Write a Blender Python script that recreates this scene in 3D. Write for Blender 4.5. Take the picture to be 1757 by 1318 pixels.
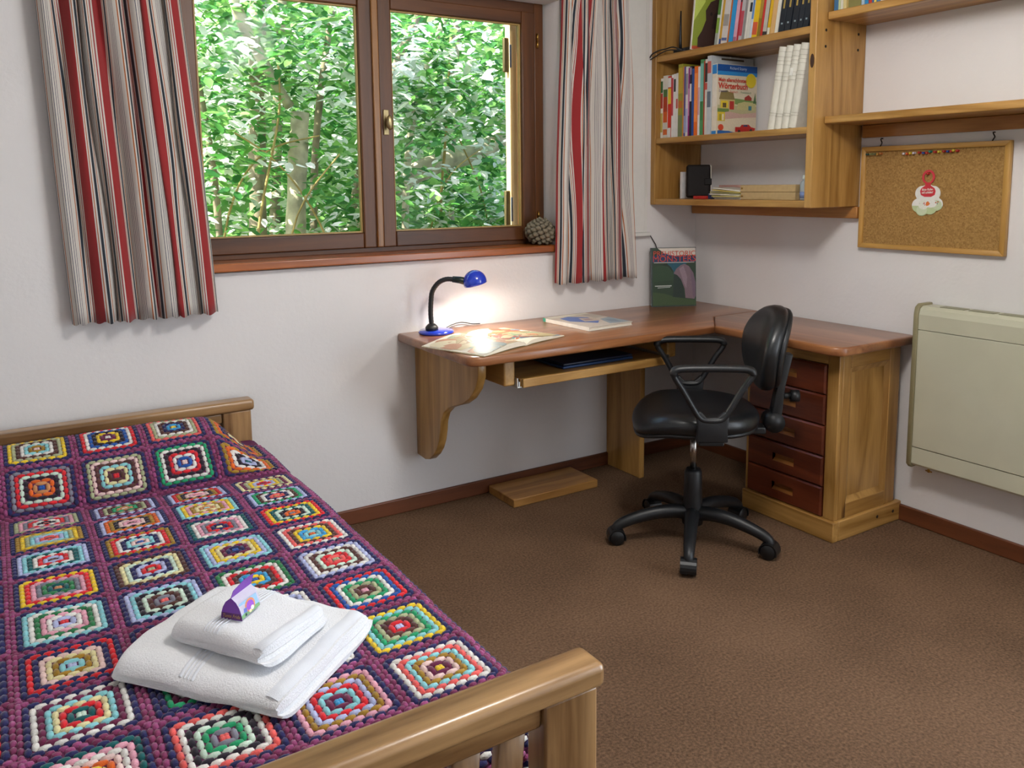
import bpy, bmesh, math, random
from mathutils import Vector, Matrix, noise
from math import sin, cos, pi, radians

# ------------------------------------------------------------------ scene, camera, world, lights
for o in list(bpy.data.objects):
    bpy.data.objects.remove(o, do_unlink=True)
scene = bpy.context.scene
COL = scene.collection
rnd = random.Random(7)

F_PX = 1427.47
YAW, PITCH, ROLL = 0.55904873, -0.12983631, -0.01059204
cam_d = bpy.data.cameras.new('camera')
cam_d.sensor_fit = 'HORIZONTAL'; cam_d.sensor_width = 36.0
cam_d.lens = F_PX / 1757 * 36.0
cam_d.shift_y = -155.65 / 1757
cam_d.clip_start = 0.02
cam = bpy.data.objects.new('camera', cam_d); COL.objects.link(cam)
fw = Vector((sin(YAW)*cos(PITCH), cos(YAW)*cos(PITCH), sin(PITCH)))
rt = Vector((cos(YAW), -sin(YAW), 0)); up = rt.cross(fw)
rt2 = cos(ROLL)*rt + sin(ROLL)*up; up2 = -sin(ROLL)*rt + cos(ROLL)*up
cam.matrix_world = Matrix(((rt2.x, up2.x, -fw.x, -2.985), (rt2.y, up2.y, -fw.y, -3.04), (rt2.z, up2.z, -fw.z, 1.337), (0, 0, 0, 1)))
scene.camera = cam

world = bpy.data.worlds.new('World'); scene.world = world; world.use_nodes = True
wn = world.node_tree; wn.nodes.clear()
wo = wn.nodes.new('ShaderNodeOutputWorld'); wb = wn.nodes.new('ShaderNodeBackground')
sky = wn.nodes.new('ShaderNodeTexSky'); sky.sky_type = 'NISHITA'; sky.sun_disc = False
sky.sun_elevation = radians(52); sky.sun_rotation = radians(-100); sky.air_density = 1.0; sky.dust_density = 1.5
wn.links.new(sky.outputs[0], wb.inputs[0]); wn.links.new(wb.outputs[0], wo.inputs[0])
wb.inputs[1].default_value = 0.7

def lamp(name, kind, loc, energy, color=(1, 1, 1), rot=None, look=None, **kw):
    d = bpy.data.lights.new(name, kind); d.energy = energy; d.color = color
    for k, v in kw.items(): setattr(d, k, v)
    o = bpy.data.objects.new(name, d); COL.objects.link(o); o.location = loc
    if look is not None:
        o.rotation_euler = (Vector(look) - Vector(loc)).to_track_quat('-Z', 'Y').to_euler()
    return o
lamp('sun', 'SUN', (-4, 2, 8), 15.0, (1.0, 0.96, 0.88), look=(-4 + 6.6, 2 - 0.55, 8 - 7.5), angle=radians(0.6))
# room light: the ceiling lamp and daylight from the glazed door in the right wall, beyond the frame
lamp('ceiling_light', 'POINT', (-1.6, -1.85, 2.2), 46, (1.0, 0.97, 0.94), shadow_soft_size=0.16)
lamp('garden_door_daylight', 'AREA', (-.045, -3.25, 1.08), 45, (0.86, 0.92, 1.0), look=(-3, -3.25, .75), shape='RECTANGLE', size=1.25, size_y=1.95)

vs = scene.view_settings
vs.view_transform = 'Standard'; vs.look = 'None'; vs.gamma = 1.0; vs.use_curve_mapping = False; vs.exposure = 0.28

# ------------------------------------------------------------------ materials
def lin(c):
    if isinstance(c, str):
        c = c.lstrip('#'); c = [int(c[i:i+2], 16)/255 for i in (0, 2, 4)]
        c = [x/12.92 if x <= .04045 else ((x+.055)/1.055)**2.4 for x in c]
    return (c[0], c[1], c[2], 1.0)

MATS = {}
def base_mat(name):
    m = bpy.data.materials.new(name); m.use_nodes = True
    nt = m.node_tree
    return m, nt, nt.nodes['Principled BSDF']

def plain(name, col, rough=.5, metal=0.0, noise_amt=0.06, nscale=40.0, bump=0.0, bscale=200.0, spec=.5, coat=0.0, trans=0.0, sheen=0.0):
    """solid colour with a faint procedural mottling and optional fine relief"""
    if name in MATS: return MATS[name]
    m, nt, b = base_mat(name); L = nt.links.new
    tc = nt.nodes.new('ShaderNodeTexCoord')
    n = nt.nodes.new('ShaderNodeTexNoise'); n.inputs['Scale'].default_value = nscale; n.inputs['Detail'].default_value = 3
    L(tc.outputs['Object'], n.inputs['Vector'])
    r = nt.nodes.new('ShaderNodeValToRGB'); c = lin(col)
    r.color_ramp.elements[0].position = .3; r.color_ramp.elements[1].position = .7
    r.color_ramp.elements[0].color = tuple(max(0, x*(1-noise_amt)) for x in c[:3]) + (1,)
    r.color_ramp.elements[1].color = tuple(min(1, x*(1+noise_amt)) for x in c[:3]) + (1,)
    L(n.outputs['Fac'], r.inputs[0]); L(r.outputs[0], b.inputs['Base Color'])
    b.inputs['Roughness'].default_value = rough; b.inputs['Metallic'].default_value = metal
    b.inputs['Specular IOR Level'].default_value = spec
    b.inputs['Coat Weight'].default_value = coat; b.inputs['Coat Roughness'].default_value = .15
    b.inputs['Transmission Weight'].default_value = trans
    b.inputs['Sheen Weight'].default_value = sheen
    if bump:
        n2 = nt.nodes.new('ShaderNodeTexNoise'); n2.inputs['Scale'].default_value = bscale; n2.inputs['Detail'].default_value = 4
        L(tc.outputs['Object'], n2.inputs['Vector'])
        bp = nt.nodes.new('ShaderNodeBump'); bp.inputs['Strength'].default_value = bump; bp.inputs['Distance'].default_value = .004
        L(n2.outputs['Fac'], bp.inputs['Height']); L(bp.outputs[0], b.inputs['Normal'])
    MATS[name] = m
    return m

def wood(name, c0, c1, axis='x', rough=.35, grain=1.0, knots=0.0, coat=.15, bands=9.0):
    """long grain along one axis: stretched noise plus warped growth rings, plus knots"""
    key = name + '_' + axis
    if key in MATS: return MATS[key]
    m, nt, b = base_mat(key); L = nt.links.new
    tc = nt.nodes.new('ShaderNodeTexCoord'); oi = nt.nodes.new('ShaderNodeObjectInfo')
    add = nt.nodes.new('ShaderNodeVectorMath'); add.operation = 'MULTIPLY_ADD'
    add.inputs[1].default_value = (1, 1, 1)
    ml = nt.nodes.new('ShaderNodeVectorMath'); ml.operation = 'SCALE'; ml.inputs[0].default_value = (3.1, 2.3, 1.7)
    L(oi.outputs['Random'], ml.inputs['Scale']); L(tc.outputs['Object'], add.inputs[0]); L(ml.outputs[0], add.inputs[2])
    mp = nt.nodes.new('ShaderNodeMapping'); s = {'x': (.09, 1, 1), 'y': (1, .09, 1), 'z': (1, 1, .09)}[axis]
    mp.inputs['Scale'].default_value = s; L(add.outputs[0], mp.inputs['Vector'])
    n1 = nt.nodes.new('ShaderNodeTexNoise'); n1.inputs['Scale'].default_value = 7*grain; n1.inputs['Detail'].default_value = 4; n1.inputs['Distortion'].default_value = .6
    L(mp.outputs[0], n1.inputs['Vector'])
    mt = nt.nodes.new('ShaderNodeMath'); mt.operation = 'MULTIPLY'; mt.inputs[1].default_value = bands
    L(n1.outputs['Fac'], mt.inputs[0])
    fr = nt.nodes.new('ShaderNodeMath'); fr.operation = 'PINGPONG'; fr.inputs[1].default_value = 1.0; L(mt.outputs[0], fr.inputs[0])
    n2 = nt.nodes.new('ShaderNodeTexNoise'); n2.inputs['Scale'].default_value = 120*grain; n2.inputs['Detail'].default_value = 3; L(mp.outputs[0], n2.inputs['Vector'])
    mx = nt.nodes.new('ShaderNodeMath'); mx.operation = 'MULTIPLY_ADD'; mx.inputs[1].default_value = .45
    L(n2.outputs['Fac'], mx.inputs[0])
    sc = nt.nodes.new('ShaderNodeMath'); sc.operation = 'MULTIPLY'; sc.inputs[1].default_value = .55; L(fr.outputs[0], sc.inputs[0]); L(sc.outputs[0], mx.inputs[2])
    r = nt.nodes.new('ShaderNodeValToRGB'); r.color_ramp.elements[0].position = .15; r.color_ramp.elements[1].position = .8
    r.color_ramp.elements[0].color = lin(c0); r.color_ramp.elements[1].color = lin(c1); L(mx.outputs[0], r.inputs[0])
    out = r.outputs[0]
    if knots:
        mp2 = nt.nodes.new('ShaderNodeMapping'); mp2.inputs['Scale'].default_value = {'x': (.5, 1, 1), 'y': (1, .5, 1), 'z': (1, 1, .5)}[axis]
        L(add.outputs[0], mp2.inputs['Vector'])
        v = nt.nodes.new('ShaderNodeTexVoronoi'); v.inputs['Scale'].default_value = knots; L(mp2.outputs[0], v.inputs['Vector'])
        r2 = nt.nodes.new('ShaderNodeValToRGB'); r2.color_ramp.elements[0].position = .045; r2.color_ramp.elements[1].position = .085
        r2.color_ramp.elements[0].color = (1, 1, 1, 1); r2.color_ramp.elements[1].color = (0, 0, 0, 1); L(v.outputs['Distance'], r2.inputs[0])
        mix = nt.nodes.new('ShaderNodeMix'); mix.data_type = 'RGBA'; c = lin(c0)
        mix.inputs['B'].default_value = (c[0]*.35, c[1]*.28, c[2]*.3, 1)
        L(r2.outputs[0], mix.inputs['Factor']); L(out, mix.inputs['A']); out = mix.outputs['Result']
    L(out, b.inputs['Base Color'])
    b.inputs['Roughness'].default_value = rough; b.inputs['Coat Weight'].default_value = coat; b.inputs['Coat Roughness'].default_value = .25
    bp = nt.nodes.new('ShaderNodeBump'); bp.inputs['Strength'].default_value = .12; bp.inputs['Distance'].default_value = .002
    L(mx.outputs[0], bp.inputs['Height']); L(bp.outputs[0], b.inputs['Normal'])
    MATS[key] = m
    return m

def attr_mat(name, rough=.8, bump=0.0, bscale=300, sheen=0.0, spec=.3, translucent=0.0, coat=0.0):
    """colour taken from the mesh's own colour attribute, with fibre relief"""
    if name in MATS: return MATS[name]
    m, nt, b = base_mat(name); L = nt.links.new
    a = nt.nodes.new('ShaderNodeAttribute'); a.attribute_name = 'Col'
    tc = nt.nodes.new('ShaderNodeTexCoord')
    n = nt.nodes.new('ShaderNodeTexNoise'); n.inputs['Scale'].default_value = bscale; L(tc.outputs['Object'], n.inputs['Vector'])
    hs = nt.nodes.new('ShaderNodeHueSaturation'); L(a.outputs['Color'], hs.inputs['Color'])
    mr = nt.nodes.new('ShaderNodeMapRange'); mr.inputs['To Min'].default_value = .8; mr.inputs['To Max'].default_value = 1.18
    L(n.outputs['Fac'], mr.inputs['Value']); L(mr.outputs[0], hs.inputs['Value'])
    L(hs.outputs[0], b.inputs['Base Color'])
    b.inputs['Roughness'].default_value = rough; b.inputs['Sheen Weight'].default_value = sheen; b.inputs['Specular IOR Level'].default_value = spec
    b.inputs['Coat Weight'].default_value = coat
    if bump:
        bp = nt.nodes.new('ShaderNodeBump'); bp.inputs['Strength'].default_value = bump; bp.inputs['Distance'].default_value = .003
        L(n.outputs['Fac'], bp.inputs['Height']); L(bp.outputs[0], b.inputs['Normal'])
    if translucent:
        tr = nt.nodes.new('ShaderNodeBsdfTranslucent'); L(hs.outputs[0], tr.inputs['Color'])
        ms = nt.nodes.new('ShaderNodeMixShader'); ms.inputs[0].default_value = translucent
        L(b.outputs[0], ms.inputs[1]); L(tr.outputs[0], ms.inputs[2])
        L(ms.outputs[0], nt.nodes['Material Output'].inputs['Surface'])
    MATS[name] = m
    return m

def glass_mat():
    if 'pane_glass' in MATS: return MATS['pane_glass']
    m, nt, b = base_mat('pane_glass'); L = nt.links.new
    tr = nt.nodes.new('ShaderNodeBsdfTransparent'); tr.inputs[0].default_value = (.97, .99, .98, 1)
    gl = nt.nodes.new('ShaderNodeBsdfGlossy'); gl.inputs['Roughness'].default_value = .02
    fr = nt.nodes.new('ShaderNodeFresnel'); fr.inputs['IOR'].default_value = 1.1
    ms = nt.nodes.new('ShaderNodeMixShader'); L(fr.outputs[0], ms.inputs[0]); L(tr.outputs[0], ms.inputs[1]); L(gl.outputs[0], ms.inputs[2])
    L(ms.outputs[0], nt.nodes['Material Output'].inputs['Surface'])
    MATS['pane_glass'] = m
    return m

# ------------------------------------------------------------------ object helpers
def setp(o, label=None, cat=None, group=None, kind=None):
    if label: o['label'] = label
    if cat: o['category'] = cat
    if group: o['group'] = group
    if kind: o['kind'] = kind
    return o

def thing(name, label, cat, loc=(0, 0, 0), rotz=0.0, group=None):
    o = bpy.data.objects.new(name, None); COL.objects.link(o); o.empty_display_size = .05
    o.location = loc; o.rotation_euler = (0, 0, rotz)
    return setp(o, label, cat, group)

def struct(name, loc=(0, 0, 0)):
    o = bpy.data.objects.new(name, None); COL.objects.link(o); o.empty_display_size = .05; o.location = loc
    return setp(o, kind='structure')

class MB:
    """collects verts and faces for ONE mesh object"""
    def __init__(s): s.v = []; s.f = []; s.c = []; s.uv = []; s.smooth = []; s.col = None
    def add(s, vs, fs, col=None, smooth=False, M=None):
        n = len(s.v)
        if M is not None: vs = [M @ Vector(p) for p in vs]
        s.v += [tuple(p) for p in vs]
        for f in fs:
            s.f.append(tuple(i + n for i in f)); s.c.append(col or s.col); s.smooth.append(smooth)
        return s
    def box(s, lo, hi, bevel=0.0, seg=2, col=None, M=None):
        x0, x1 = sorted((lo[0], hi[0])); y0, y1 = sorted((lo[1], hi[1])); z0, z1 = sorted((lo[2], hi[2]))
        if not bevel:
            vs = [(x, y, z) for z in (z0, z1) for y in (y0, y1) for x in (x0, x1)]
            return s.add(vs, [(0, 2, 3, 1), (4, 5, 7, 6), (0, 1, 5, 4), (2, 6, 7, 3), (0, 4, 6, 2), (1, 3, 7, 5)], col, False, M)
        bm = bmesh.new()
        bmesh.ops.create_cube(bm, size=1.0, matrix=Matrix.Translation(((x0+x1)/2, (y0+y1)/2, (z0+z1)/2)) @ Matrix.Diagonal((x1-x0, y1-y0, z1-z0, 1)))
        bmesh.ops.bevel(bm, geom=bm.edges[:], offset=bevel, segments=seg, profile=.5, affect='EDGES')
        bm.normal_update(); flat_i = [max(abs(f.normal.x), abs(f.normal.y), abs(f.normal.z)) < .999 for f in bm.faces]
        k = len(s.smooth); s.bm(bm, col, True, M); s.smooth[k:] = flat_i
        return s
    def bm(s, bm, col=None, smooth=False, M=None):
        bm.verts.index_update()
        s.add([v.co.copy() for v in bm.verts], [tuple(v.index for v in f.verts) for f in bm.faces], col, smooth, M); bm.free(); return s
    def prism(s, poly, d, axis='y', at=0.0, bevel=0.0, col=None, M=None, seg=2):
        """outline (a,b) extruded by d along an axis starting at 'at'"""
        def mk(a, b, t): return {'x': (t, a, b), 'y': (a, t, b), 'z': (a, b, t)}[axis]
        bm = bmesh.new(); v0 = [bm.verts.new(mk(a, b, at)) for a, b in poly]
        f = bm.faces.new(v0); r = bmesh.ops.extrude_face_region(bm, geom=[f])
        dv = Vector(mk(0, 0, d)); 
        for e in r['geom']:
            if isinstance(e, bmesh.types.BMVert): e.co += dv
        bmesh.ops.recalc_face_normals(bm, faces=bm.faces[:])
        if bevel:
            es = [e for e in bm.edges if len(e.link_faces) == 2 and e.calc_face_angle() > .9]
            bmesh.ops.bevel(bm, geom=es, offset=bevel, segments=seg, profile=.5, affect='EDGES')
        return s.bm(bm, col, bool(bevel), M)
    def tube(s, pts, r, n=8, col=None, closed=False, M=None, caps=True, flat=1.0, upv=(0, 0, 1)):
        """tube along a path; r a number or a list; flat squashes the second section axis"""
        pts = [Vector(p) for p in pts]; N = len(pts); rr = r if isinstance(r, (list, tuple)) else [r]*N
        vs = []; fs = []; prev = None
        for i, p in enumerate(pts):
            a = pts[(i-1) % N] if (closed or i > 0) else p
            b = pts[(i+1) % N] if (closed or i < N-1) else p
            t = (b - a).normalized()
            if prev is None:
                u = Vector(upv); 
                if abs(u.dot(t)) > .95: u = Vector((1, 0, 0))
                u = (u - t*u.dot(t)).normalized()
            else:
                u = (prev - t*prev.dot(t)).normalized()
            prev = u; w = t.cross(u)
            for k in range(n):
                an = 2*pi*k/n; vs.append(p + u*cos(an)*rr[i]*flat + w*sin(an)*rr[i])
        for i in range(N if closed else N-1):
            j = (i+1) % N
            for k in range(n):
                fs.append((i*n+k, i*n+(k+1) % n, j*n+(k+1) % n, j*n+k))
        if caps and not closed:
            fs.append(tuple(reversed(range(n)))); fs.append(tuple((N-1)*n+k for k in range(n)))
        return s.add(vs, fs, col, True, M)
    def lathe(s, prof, n=24, col=None, M=None, smooth=True):
        """profile [(r,z)] turned round the z axis"""
        vs = []; fs = []; m = len(prof)
        for r, z in prof:
            for k in range(n): vs.append((r*cos(2*pi*k/n), r*sin(2*pi*k/n), z))
        for i in range(m-1):
            for k in range(n): fs.append((i*n+k, i*n+(k+1) % n, (i+1)*n+(k+1) % n, (i+1)*n+k))
        if prof[0][0] > 1e-5: fs.append(tuple(reversed(range(n))))
        if prof[-1][0] > 1e-5: fs.append(tuple((m-1)*n+k for k in range(n)))
        return s.add(vs, fs, col, smooth, M)
    def grid(s, fn, nu, nv, col=None, smooth=True, M=None):
        vs = [fn(i/nu, j/nv) for j in range(nv+1) for i in range(nu+1)]
        fs = [(j*(nu+1)+i, j*(nu+1)+i+1, (j+1)*(nu+1)+i+1, (j+1)*(nu+1)+i) for j in range(nv) for i in range(nu)]
        return s.add(vs, fs, col, smooth, M)
    def build(s, name, mat, parent=None, M=None, fix=False):
        me = bpy.data.meshes.new(name); me.from_pydata(s.v, [], s.f)
        me.polygons.foreach_set('use_smooth', s.smooth)
        if any(c is not None for c in s.c):
            ca = me.color_attributes.new('Col', 'FLOAT_COLOR', 'CORNER'); data = []
            for p, c in zip(me.polygons, s.c):
                data += list(lin(c) if c is not None else (1, 1, 1, 1)) * p.loop_total
            ca.data.foreach_set('color', data)
        if fix:
            bm = bmesh.new(); bm.from_mesh(me); bmesh.ops.recalc_face_normals(bm, faces=bm.faces[:]); bm.to_mesh(me); bm.free()
        me.update()
        if mat is not None: me.materials.append(mat)
        o = bpy.data.objects.new(name, me); COL.objects.link(o)
        if M is not None: o.matrix_local = M
        if parent is not None:
            o.parent = parent
        return o

def attach(o, parent, label=None):
    """o's vertices are in world coordinates; hang it under its thing or part"""
    o.parent = parent
    if parent.parent is None:
        R = Matrix.Rotation(parent.rotation_euler.z, 4, 'Z')
        o.matrix_parent_inverse = (Matrix.Translation(parent.location) @ R).inverted()
    if label: o['label'] = label
    return o

def part(mb, name, mat, parent, label=None):
    """a part whose vertices are given in world coordinates"""
    return attach(mb.build(name, mat), parent, label)

def solo(mb, name, mat, label, cat, group=None):
    """a thing that is one mesh, vertices in world coordinates"""
    return setp(mb.build(name, mat), label, cat, group)

def smooth_auto(o, ang=40):
    """smooth shading with sharp edges kept where faces meet at more than the angle"""
    me = o.data
    bm = bmesh.new(); bm.from_mesh(me)
    for f in bm.faces: f.smooth = True
    for e in bm.edges:
        if len(e.link_faces) == 2: e.smooth = e.calc_face_angle(0) < radians(ang)
    bm.to_mesh(me); bm.free()
    return o

def text_mesh(s, size, align='CENTER', extrude=.0, shear=0.0, bold=0.0, spacing=1.0):
    cu = bpy.data.curves.new('lettering', 'FONT'); cu.body = s; cu.size = size; cu.align_x = align; cu.align_y = 'CENTER'
    cu.extrude = extrude; cu.shear = shear; cu.offset = bold; cu.resolution_u = 3; cu.space_character = spacing
    ob = bpy.data.objects.new('lettering_tmp', cu); COL.objects.link(ob)
    dg = bpy.context.evaluated_depsgraph_get(); me = bpy.data.meshes.new_from_object(ob.evaluated_get(dg))
    bpy.data.objects.remove(ob, do_unlink=True)
    return me

def text(name, s, size, mat, parent, M, fit=None, **kw):
    """lettering as thin geometry; M maps text x,y,normal into the parent's (or world) space"""
    me = text_mesh(s, size, **kw)
    if fit:
        xs = [v.co.x for v in me.vertices]; w = max(xs) - min(xs); k = fit/w if w else 1
        for v in me.vertices: v.co.x *= k
    me.transform(M); me.materials.append(mat); me.name = name
    o = bpy.data.objects.new(name, me); COL.objects.link(o)
    return o

def frame(o, x, y):
    """matrix with origin o and axes x, y (normal = x cross y)"""
    x = Vector(x).normalized(); y = Vector(y); y = (y - x*y.dot(x)).normalized(); z = x.cross(y); o = Vector(o)
    return Matrix(((x.x, y.x, z.x, o.x), (x.y, y.y, z.y, o.y), (x.z, y.z, z.z, o.z), (0, 0, 0, 1)))

def disc(cx, cy, rx, ry=None, n=20, a0=0, a1=2*pi):
    ry = ry or rx
    full = abs(a1 - a0 - 2*pi) < 1e-6
    return [(cx + rx*cos(a0 + (a1-a0)*k/(n if full else n-1)), cy + ry*sin(a0 + (a1-a0)*k/(n if full else n-1))) for k in range(n)]

def printed(name, polys, M, mat_name='print_ink', z0=.0004, dz=.00012):
    """flat printed shapes: coloured polygons layered a hair above a surface"""
    mb = MB()
    for i, (c, poly) in enumerate(polys):
        z = z0 + dz*i
        mb.add([M @ Vector((a, b, z)) for a, b in poly], [tuple(range(len(poly)))], c)
    return mb.build(name, attr_mat(mat_name, rough=.45, spec=.4))

# ------------------------------------------------------------------ shared materials
wall_m = plain('wall_plaster', '#dedbda', rough=.9, noise_amt=.02, nscale=3, bump=.25, bscale=60)
white_m = plain('white_paint', '#dcdbd6', rough=.55, noise_amt=.02)
ceil_m = plain('ceiling_paint', '#dedcd6', rough=.95, noise_amt=.02, nscale=3)
def pine(ax): return wood('pine', '#8f652c', '#ba8f50', ax, rough=.38, knots=3.0)
def pine_red(ax): return wood('varnished_top', '#764628', '#a56d42', ax, rough=.28, coat=.35, bands=7)
def dark_wood(ax): return wood('window_wood', '#3c200c', '#5f3717', ax, rough=.42, bands=6, coat=.05)
def sill_wood(ax): return wood('sill_wood', '#7c3d14', '#aa5f26', ax, rough=.28, coat=.4)
def mahog(ax): return wood('drawer_wood', '#451a0c', '#6c321b', ax, rough=.3, coat=.3, bands=6)
def bed_wood(ax): return wood('bed_wood', '#694827', '#ad875a', ax, rough=.3, knots=1.6, coat=.4, bands=7)
def base_wood(ax): return wood('baseboard_wood', '#4d2816', '#6e3d22', ax, rough=.45)
black_pl = plain('black_plastic', '#17191c', rough=.42, noise_amt=.1, bump=.05, bscale=500)
chrome = plain('steel', '#b5b3b0', rough=.22, metal=1.0)
brass = plain('brass', '#b08a45', rough=.3, metal=1.0)
iron = plain('dark_iron', '#3a3833', rough=.5, metal=.8)
paper = plain('paper', '#e6e0d0', rough=.8, noise_amt=.03, nscale=200)

# ------------------------------------------------------------------ carpet floor
def carpet():
    m, nt, b = base_mat('carpet'); L = nt.links.new
    tc = nt.nodes.new('ShaderNodeTexCoord')
    n1 = nt.nodes.new('ShaderNodeTexNoise'); n1.inputs['Scale'].default_value = 2.2; n1.inputs['Detail'].default_value = 3
    n2 = nt.nodes.new('ShaderNodeTexNoise'); n2.inputs['Scale'].default_value = 130; n2.inputs['Detail'].default_value = 2
    n3 = nt.nodes.new('ShaderNodeTexNoise'); n3.inputs['Scale'].default_value = 420; n3.inputs['Detail'].default_value = 2
    for n in (n1, n2, n3): L(tc.outputs['Object'], n.inputs['Vector'])
    r = nt.nodes.new('ShaderNodeValToRGB'); r.color_ramp.elements[0].position = .32; r.color_ramp.elements[1].position = .68
    r.color_ramp.elements[0].color = lin('#584434'); r.color_ramp.elements[1].color = lin('#8b6d55')
    mx = nt.nodes.new('ShaderNodeMath'); mx.operation = 'MULTIPLY_ADD'; mx.inputs[1].default_value = .35; L(n1.outputs['Fac'], mx.inputs[0])
    m2 = nt.nodes.new('ShaderNodeMath'); m2.operation = 'MULTIPLY'; m2.inputs[1].default_value = .65; L(n2.outputs['Fac'], m2.inputs[0]); L(m2.outputs[0], mx.inputs[2])
    L(mx.outputs[0], r.inputs[0]); L(r.outputs[0], b.inputs['Base Color'])
    b.inputs['Roughness'].default_value = 1.0; b.inputs['Specular IOR Level'].default_value = .05
    ad = nt.nodes.new('ShaderNodeMath'); ad.operation = 'ADD'; L(n2.outputs['Fac'], ad.inputs[0]); L(n3.outputs['Fac'], ad.inputs[1])
    bp = nt.nodes.new('ShaderNodeBump'); bp.inputs['Strength'].default_value = .8; bp.inputs['Distance'].default_value = .006
    L(ad.outputs[0], bp.inputs['Height']); L(bp.outputs[0], b.inputs['Normal'])
    return m
X0, Y0, H = -4.3, -4.4, 2.45
setp(MB().box((X0-.1, Y0-.1, -.1), (.1, .16, 0)).build('floor', carpet()), kind='structure')
setp(MB().box((X0-.1, Y0-.1, H), (.1, .16, H+.1)).build('ceiling', ceil_m), kind='structure')
# window wall with its opening
WX0, WX1, WZ0, WZ1 = -2.44, -.825, 1.035, 2.125
mb = MB()
mb.box((X0-.1, 0, 0), (WX0, .16, H)); mb.box((WX1, 0, 0), (.1, .16, H)); mb.box((WX0, 0, 0), (WX1, .16, WZ0)); mb.box((WX0, 0, WZ1), (WX1, .16, H))
setp(mb.build('wall_back', wall_m), kind='structure')
# right wall with the opening of the glazed garden door
mb = MB(); DY0, DY1 = -3.92, -2.58
mb.box((0, DY1, 0), (.1, 0, H)); mb.box((0, Y0-.1, 0), (.1, DY0, H)); mb.box((0, DY0, 2.15), (.1, DY1, H))
setp(mb.build('wall_right', wall_m), kind='structure')
setp(MB().box((X0-.1, Y0-.1, 0), (X0, 0, H)).build('wall_left', wall_m), kind='structure')
setp(MB().box((X0, Y0-.1, 0), (0, Y0, H)).build('wall_front', wall_m), kind='structure')
d = struct('door_1', (.05, -3.25, 0))
for y0, y1 in ((DY0, DY0+.08), (DY1-.08, DY1)): part(MB().box((.02, y0, 0), (.08, y1, 2.15), .004), 'door_stile', dark_wood('z'), d)
part(MB().box((.02, DY0+.08, 2.07), (.08, DY1-.08, 2.15), .004), 'door_rail', dark_wood('y'), d)
part(MB().box((.02, DY0+.08, 0), (.08, DY1-.08, .09), .004), 'door_rail', dark_wood('y'), d)
part(MB().box((.048, DY0+.08, .09), (.052, DY1-.08, 2.07)), 'pane', glass_mat(), d)

def bboard(name, lo, hi, ax):
    setp(MB().box(lo, hi, .004).build(name, base_wood(ax)), kind='structure')
bboard('baseboard_back', (X0, -.014, 0), (0, 0, .062), 'x')
bboard('baseboard_right', (-.014, -2.58, 0), (0, -.014, .065), 'y')
bboard('baseboard_left', (X0, Y0, 0), (X0+.014, -.014, .065), 'y')

# painted box of the shutter strap, right of the window, and its little foot
t = struct('trim_1', (-.4, 0, 1.1))
part(MB().box((-.60, -.018, 1.105), (-.345, 0, H), .003), 'board', white_m, t)
part(MB().box((-.345, -.008, 1.105), (-.322, 0, H), .002), 'cover_strip', white_m, t)
part(MB().box((-.60, -.026, 1.088), (-.315, 0, 1.105), .002), 'foot_strip', white_m, t)

# ------------------------------------------------------------------ window
w = struct('window_1', (-1.63, .12, 1.07))
YF = .105                                     # inner face of the frame
part(MB().box((WX0, YF+.004, 1.07), (-2.385, .16, 2.125), .004), 'frame_jamb', dark_wood('z'), w)
part(MB().box((-.885, YF+.004, 1.07), (-.838, .16, 2.125), .004), 'frame_jamb', dark_wood('z'), w)
part(MB().box((-2.385, YF+.004, 2.08), (-.885, .16, 2.125), .004), 'frame_head', dark_wood('x'), w)
part(MB().box((-2.385, YF+.012, 1.07), (-.885, .16, 1.092), .003), 'frame_bottom', dark_wood('x'), w)
def sash(x0, x1, sw0, sw1, name):
    z0, z1 = 1.09, 2.085; b = .062; tp = .053
    s = MB().box((x0, YF, z0), (x0+sw0, YF+.05, z1), .005).build('sash', dark_wood('z')); attach(s, w)
    part(MB().box((x1-sw1, YF, z0), (x1, YF+.05, z1), .005), 'stile', dark_wood('z'), s)
    part(MB().box((x0+sw0, YF+.001, z0), (x1-sw1, YF+.049, z0+b), .005), 'bottom_rail', dark_wood('x'), s)
    part(MB().box((x0+sw0, YF+.001, z1-tp), (x1-sw1, YF+.049, z1), .005), 'top_rail', dark_wood('x'), s)
    a0, a1, c0, c1 = x0+sw0, x1-sw1, z0+b, z1-tp
    bead = plain('glazing_bead', '#a98a50', rough=.4)
    for k, (lo, hi) in enumerate((((a0, YF+.014, c0), (a0+.007, YF+.03, c1)), ((a1-.007, YF+.014, c0), (a1, YF+.03, c1)),
                   ((a0+.007, YF+.014, c0), (a1-.007, YF+.03, c0+.006)), ((a0+.007, YF+.014, c1-.006), (a1-.007, YF+.03, c1)))):
        part(MB().box(lo, hi, .001, 1), 'glazing_bead', bead, s)
    part(MB().box((a0, YF+.031, c0), (a1, YF+.034, c1)), 'pane', glass_mat(), s)
    return s
sL = sash(-2.385, -1.650, .065, .062, 'left')
sR = sash(-1.630, -.885, .058, .068, 'right')
part(MB().box((-1.660, YF-.012, 1.092), (-1.632, YF+.045, 2.08), .004), 'cover_strip', wood('strip_wood', '#6d441c', '#8c6030', 'z', rough=.35), w)
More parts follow.
